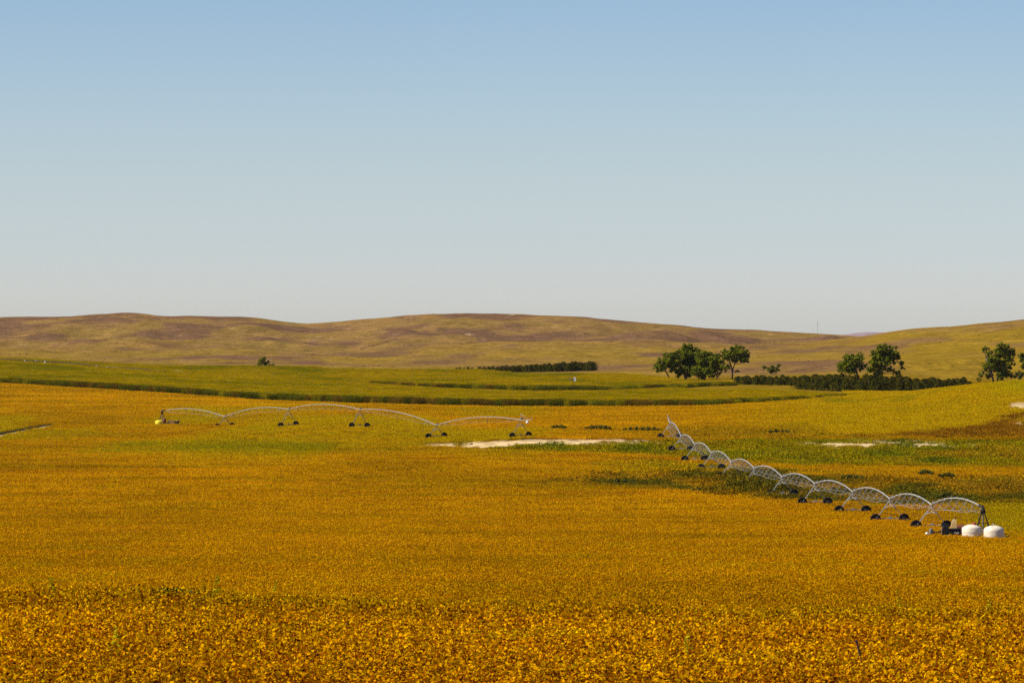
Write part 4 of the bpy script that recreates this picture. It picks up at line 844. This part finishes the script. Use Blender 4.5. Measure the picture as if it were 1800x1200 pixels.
# junipers of the two windbreaks: five shapes, copied tree by tree
def cedar_meshes(k):
    hgt = 5.0; n = 700; t = RNG.uniform(0, 1, n) ** 0.8; a = RNG.uniform(0, 6.283, n); kind = k % 3
    rad = (2.1, 2.0, 2.3)[kind] * ((1 - t) ** (0.38, 0.48, 0.32)[kind]) * np.minimum(1, 0.72 + t * 3) * (1 + 0.20 * np.sin(a * 3 + k + t * 5) + 0.16 * RNG.normal(size=n)); rr = rad * np.sqrt(RNG.uniform(.35, 1, n))
    c = np.stack([rr * np.cos(a), rr * np.sin(a), .12 + t * hgt * .97], 1); nr = np.stack([np.cos(a), np.sin(a), np.full(n, .5)], 1) + RNG.normal(size=(n, 3)) * .5
    cr = quads_mesh('crown', c, nr, RNG.uniform(.35, .75, n) * (1 - .35 * t), M['cedar'], .7)
    m = MB(); m.path([(0, 0, -.2), (.04, 0, 1.6), (0, .03, 4.4)], [.16, .11, .03], 6); return cr, m.mesh('trunk', M['bark'], True)
CED = [cedar_meshes(k) for k in range(6)]
def cedar(px, d, h, label, group, w=1.0):
    x, y = at(px, d); t = thing('juniper_tree', label, 'tree', (x, y, gz(x, y)), group); s = h / 5.0
    cr, tk = random.choice(CED); a = random.uniform(0, 6.28)
    for nm, me in (('crown', cr), ('trunk', tk)):
        o = link(nm, me, t, rz=a); o.scale = (s * w, s * w, s)
rows = [  # px range, depth at both ends, height, spacing
    (1292, 1412, 2105, 2085, 3.7, 12), (1296, 1408, 2120, 2100, 3.9, 13),
    (1404, 1470, 2000, 1960, 5.2, 13), (1470, 1706, 1955, 1985, 5.1, 14), (1412, 1700, 2020, 2020, 5.3, 14), (1430, 1640, 2060, 2050, 5.2, 15)]
ROW_LABEL = [('low juniper in the stepped-back left stretch of the right windbreak', 'junipers in the left stretch of the right windbreak')] * 2 + [('dark juniper in the front row of the tall stretch of the right windbreak', 'junipers in the front row of the right windbreak')] * 2 + [('dark juniper behind the front row in the tall stretch of the right windbreak', 'junipers behind the front row of the right windbreak')] * 2
for (x0, x1, d0, d1, h, sp), (lab, grp) in zip(rows, ROW_LABEL):
    p = x0 + 3
    while p < x1:
        f = (p - x0) / (x1 - x0); cedar(p, d0 + (d1 - d0) * f + random.uniform(-8, 8), h * random.uniform(.78, 1.12), lab, grp, random.uniform(1.15, 1.6)); p += sp * random.uniform(.75, 1.2)
for dpt, off in ((2660, 0), (2685, 3), (2710, 1)):
    p = 842 + off
    while p < 1046 - off:
        h = np.interp(p, [840, 880, 950, 1000, 1046], [2.5, 3.1, 3.6, 4.7, 4.5]) * random.uniform(.75, 1.15); cedar(p, dpt + random.uniform(-6, 6), float(h), 'dark juniper in the short windbreak beyond the windmill', 'junipers of the far left windbreak', random.uniform(1.2, 1.6)); p += random.uniform(6, 9)
for p, h in ((802, 1.7), (808, 1.7), (816, 1.5), (823, 1.9), (830, 1.7)): cedar(p, 2665, h * 1.5, 'tiny juniper in the sparse left tail of the far windbreak', 'seedling junipers west of the far windbreak', 1.3)

# ------------------------------------------------------------------ bushes in the low ground and tall weeds in the beans
def bush(px, d, blobs, s, label, group=None):
    x, y = at(px, d); t = thing('bush', label, 'bush', (x, y, gz(x, y)), group); C, Nn, S = [], [], []
    for dx, h, r in blobs:
        h += .45 * s; r *= 1.15; r /= s; k = int(90 * max(1, r)); q = RNG.normal(size=(k, 3)); q /= np.linalg.norm(q, axis=1)[:, None]
        C.append(np.array((dx / s, random.uniform(-.5, .5), h / s)) + q * r * RNG.uniform(.3, 1, (k, 1)) * np.array((1.1, 1.1, .8))); Nn.append(q + RNG.normal(size=(k, 3)) * .5); S.append(RNG.uniform(.2, .45, k) * (1 + .15 * r))
    C = np.concatenate(C); C[:, 2] = np.maximum(C[:, 2], .06); link('foliage', quads_mesh('foliage', C, np.concatenate(Nn), np.concatenate(S), M['bush'], .7), t)
    m = MB()
    for _ in range(6): e = C[int(RNG.integers(len(C)))]; m.path([(e[0] * .3, e[1] * .3, 0), (e[0] * .7, e[1] * .7, e[2] * .6), tuple(e)], [.04, .03, .015], 5)
    m.build('stems', M['bark'], t)
bush(981, 1230, [(-9, 3, 4), (-2, 4, 5), (6, 4, 5), (12, 2, 3.5)], 7.3, 'dark bush nearest the left pivot end, on the gold field edge')
bush(1051, 1228, [(-20, 2, 4), (-12, 4, 5), (-4, 5, 5), (5, 5, 5), (13, 4, 5), (20, 2, 4)], 7.3, 'wide dark bush in the middle of the three by the sand streak')
bush(1129, 1222, [(-30, 2, 4), (-20, 4, 4), (-10, 4, 5), (0, 4, 4), (10, 4, 5), (20, 3, 5), (29, 2, 4)], 7.3, 'long dark bush just left of the far end of the right pivot')
bush(1370, 1195, [(-28, 2, 3), (-16, 4, 4), (-6, 5, 4), (4, 4, 4), (14, 3, 4), (24, 2, 3)], 7.5, 'green reedy bush below the gold knoll field')
bush(1628, 1000, [(-8, 3, 5), (-2, 6, 6), (5, 4, 5), (9, 2, 4)], 9.0, 'black-green bush alone in the rough behind the near spans')
bush(1662, 985, [(-10, 3, 4), (-2, 4, 5), (6, 5, 5), (12, 3, 4)], 9.1, 'olive bush just right of the black-green one in the rough')
bush(1662, 872, [(-14, 2, 5), (-4, 5, 6), (5, 6, 6), (12, 3, 5)], 10.3, 'dark bush right behind the arch of the nearest span')
bush(1497, 975, [(-14, 3, 5), (-4, 4, 6), (8, 3, 5), (18, 2, 4)], 9.2, 'low dark-green bush behind the third arch of the near spans')
bush(1232, 905, [(-12, 2, 4), (-3, 3, 4), (8, 2, 4)], 9.9, 'brown-green bush in the brush left of the pivot wheels')
bush(1090, 955, [(-16, 2, 4), (-4, 3, 5), (9, 3, 5), (20, 2, 4)], 9.4, 'low green bush at the left tip of the dark brush')
bush(300, 204, [(-24, 4, 10), (-8, 7, 11), (8, 5, 11), (24, 2, 10)], 44, 'dark green weed clump on the near crest, left of centre')
bush(357, 206, [(-10, 2, 8), (6, 4, 9)], 44, 'smaller green weed clump right beside the one on the near crest')
def tall_weed(px, d, h, label, lean=0.0):
    x, y = at(px, d); t = thing('tall_weed', label, 'weed', (x, y, gz(x, y))); m = MB(); pts = [(0, 0, 0), (lean * h * .4, 0, h * .5), (lean * h, 0, h)]
    m.path(pts, [.022, .016, .008], 5); m.build('stem', M['stalk'], t); k = int(36 * h); f = RNG.uniform(.25, 1, k); a = RNG.uniform(0, 6.28, k); r = .20 * (1.15 - f) + .03
    c = np.stack([lean * h * f + r * np.cos(a), r * np.sin(a), h * f], 1); nr = np.stack([np.cos(a) * .6, np.sin(a) * .6, np.full(k, .8)], 1); link('leaves', quads_mesh('leaves', c, nr, RNG.uniform(.10, .22, k), M['stalk'], .45), t)
for p, d, h, l, ln in [(380, 203, 1.25, 'tall pale green weed standing up from the near crest at left', .03), (93, 196, 1.15, 'yellow-green weed near the left edge on the near crest', -.05), 
                       (478, 340, 1.4, 'curved yellow weed stalk beyond the near crest, centre left', .2), (1585, 345, 1.5, 'leaning green weed beyond the crest below the tanks', -.2), (1735, 204, 1.1, 'green weed on the near crest by the right edge', .1),
                       (205, 158, 1.15, 'bushy green weed in the nearest beans at the bottom left', 0), (1205, 160, 1.0, 'green weed among the nearest beans right of centre', .1), 
                       ]:
    tall_weed(p, d, h * 1.12, l, ln)
S_ = P3(1513, 156); t = thing('stake', 'dark stake leaning left in the nearest beans at bottom right', 'stake', S_)
m = MB(); m.path([(.12, 0, 0), (.0, 0, .50), (-.12, 0, 1.02)], [.035, .032, .026], 7); m.build('shaft', M['rod'], t); m = MB(); m.box((-.125, 0, 1.04), (.09, .05, .06), .1, 0, .01); m.build('cap', M['rod'], t)

strew_fields()

# ------------------------------------------------------------------ thin summer haze over the whole valley
HAZE_DENSITY = 0.5e-5
hm = MB(); hm.box((0, 7500, 68), (64000, 15800, 164)); hz = hm.build('haze', [])
hmat = bpy.data.materials.new('haze_air'); hmat.use_nodes = True; hn = hmat.node_tree.nodes; hn.clear()
hv = hn.new('ShaderNodeVolumePrincipled'); ho = hn.new('ShaderNodeOutputMaterial'); hmat.node_tree.links.new(hv.outputs[0], ho.inputs['Volume'])
hv.inputs['Color'].default_value = (0.80, 0.84, 0.90, 1); hv.inputs['Density'].default_value = HAZE_DENSITY; hv.inputs['Anisotropy'].default_value = 0.2
hz.data.materials.append(hmat); hz['kind'] = 'stuff'
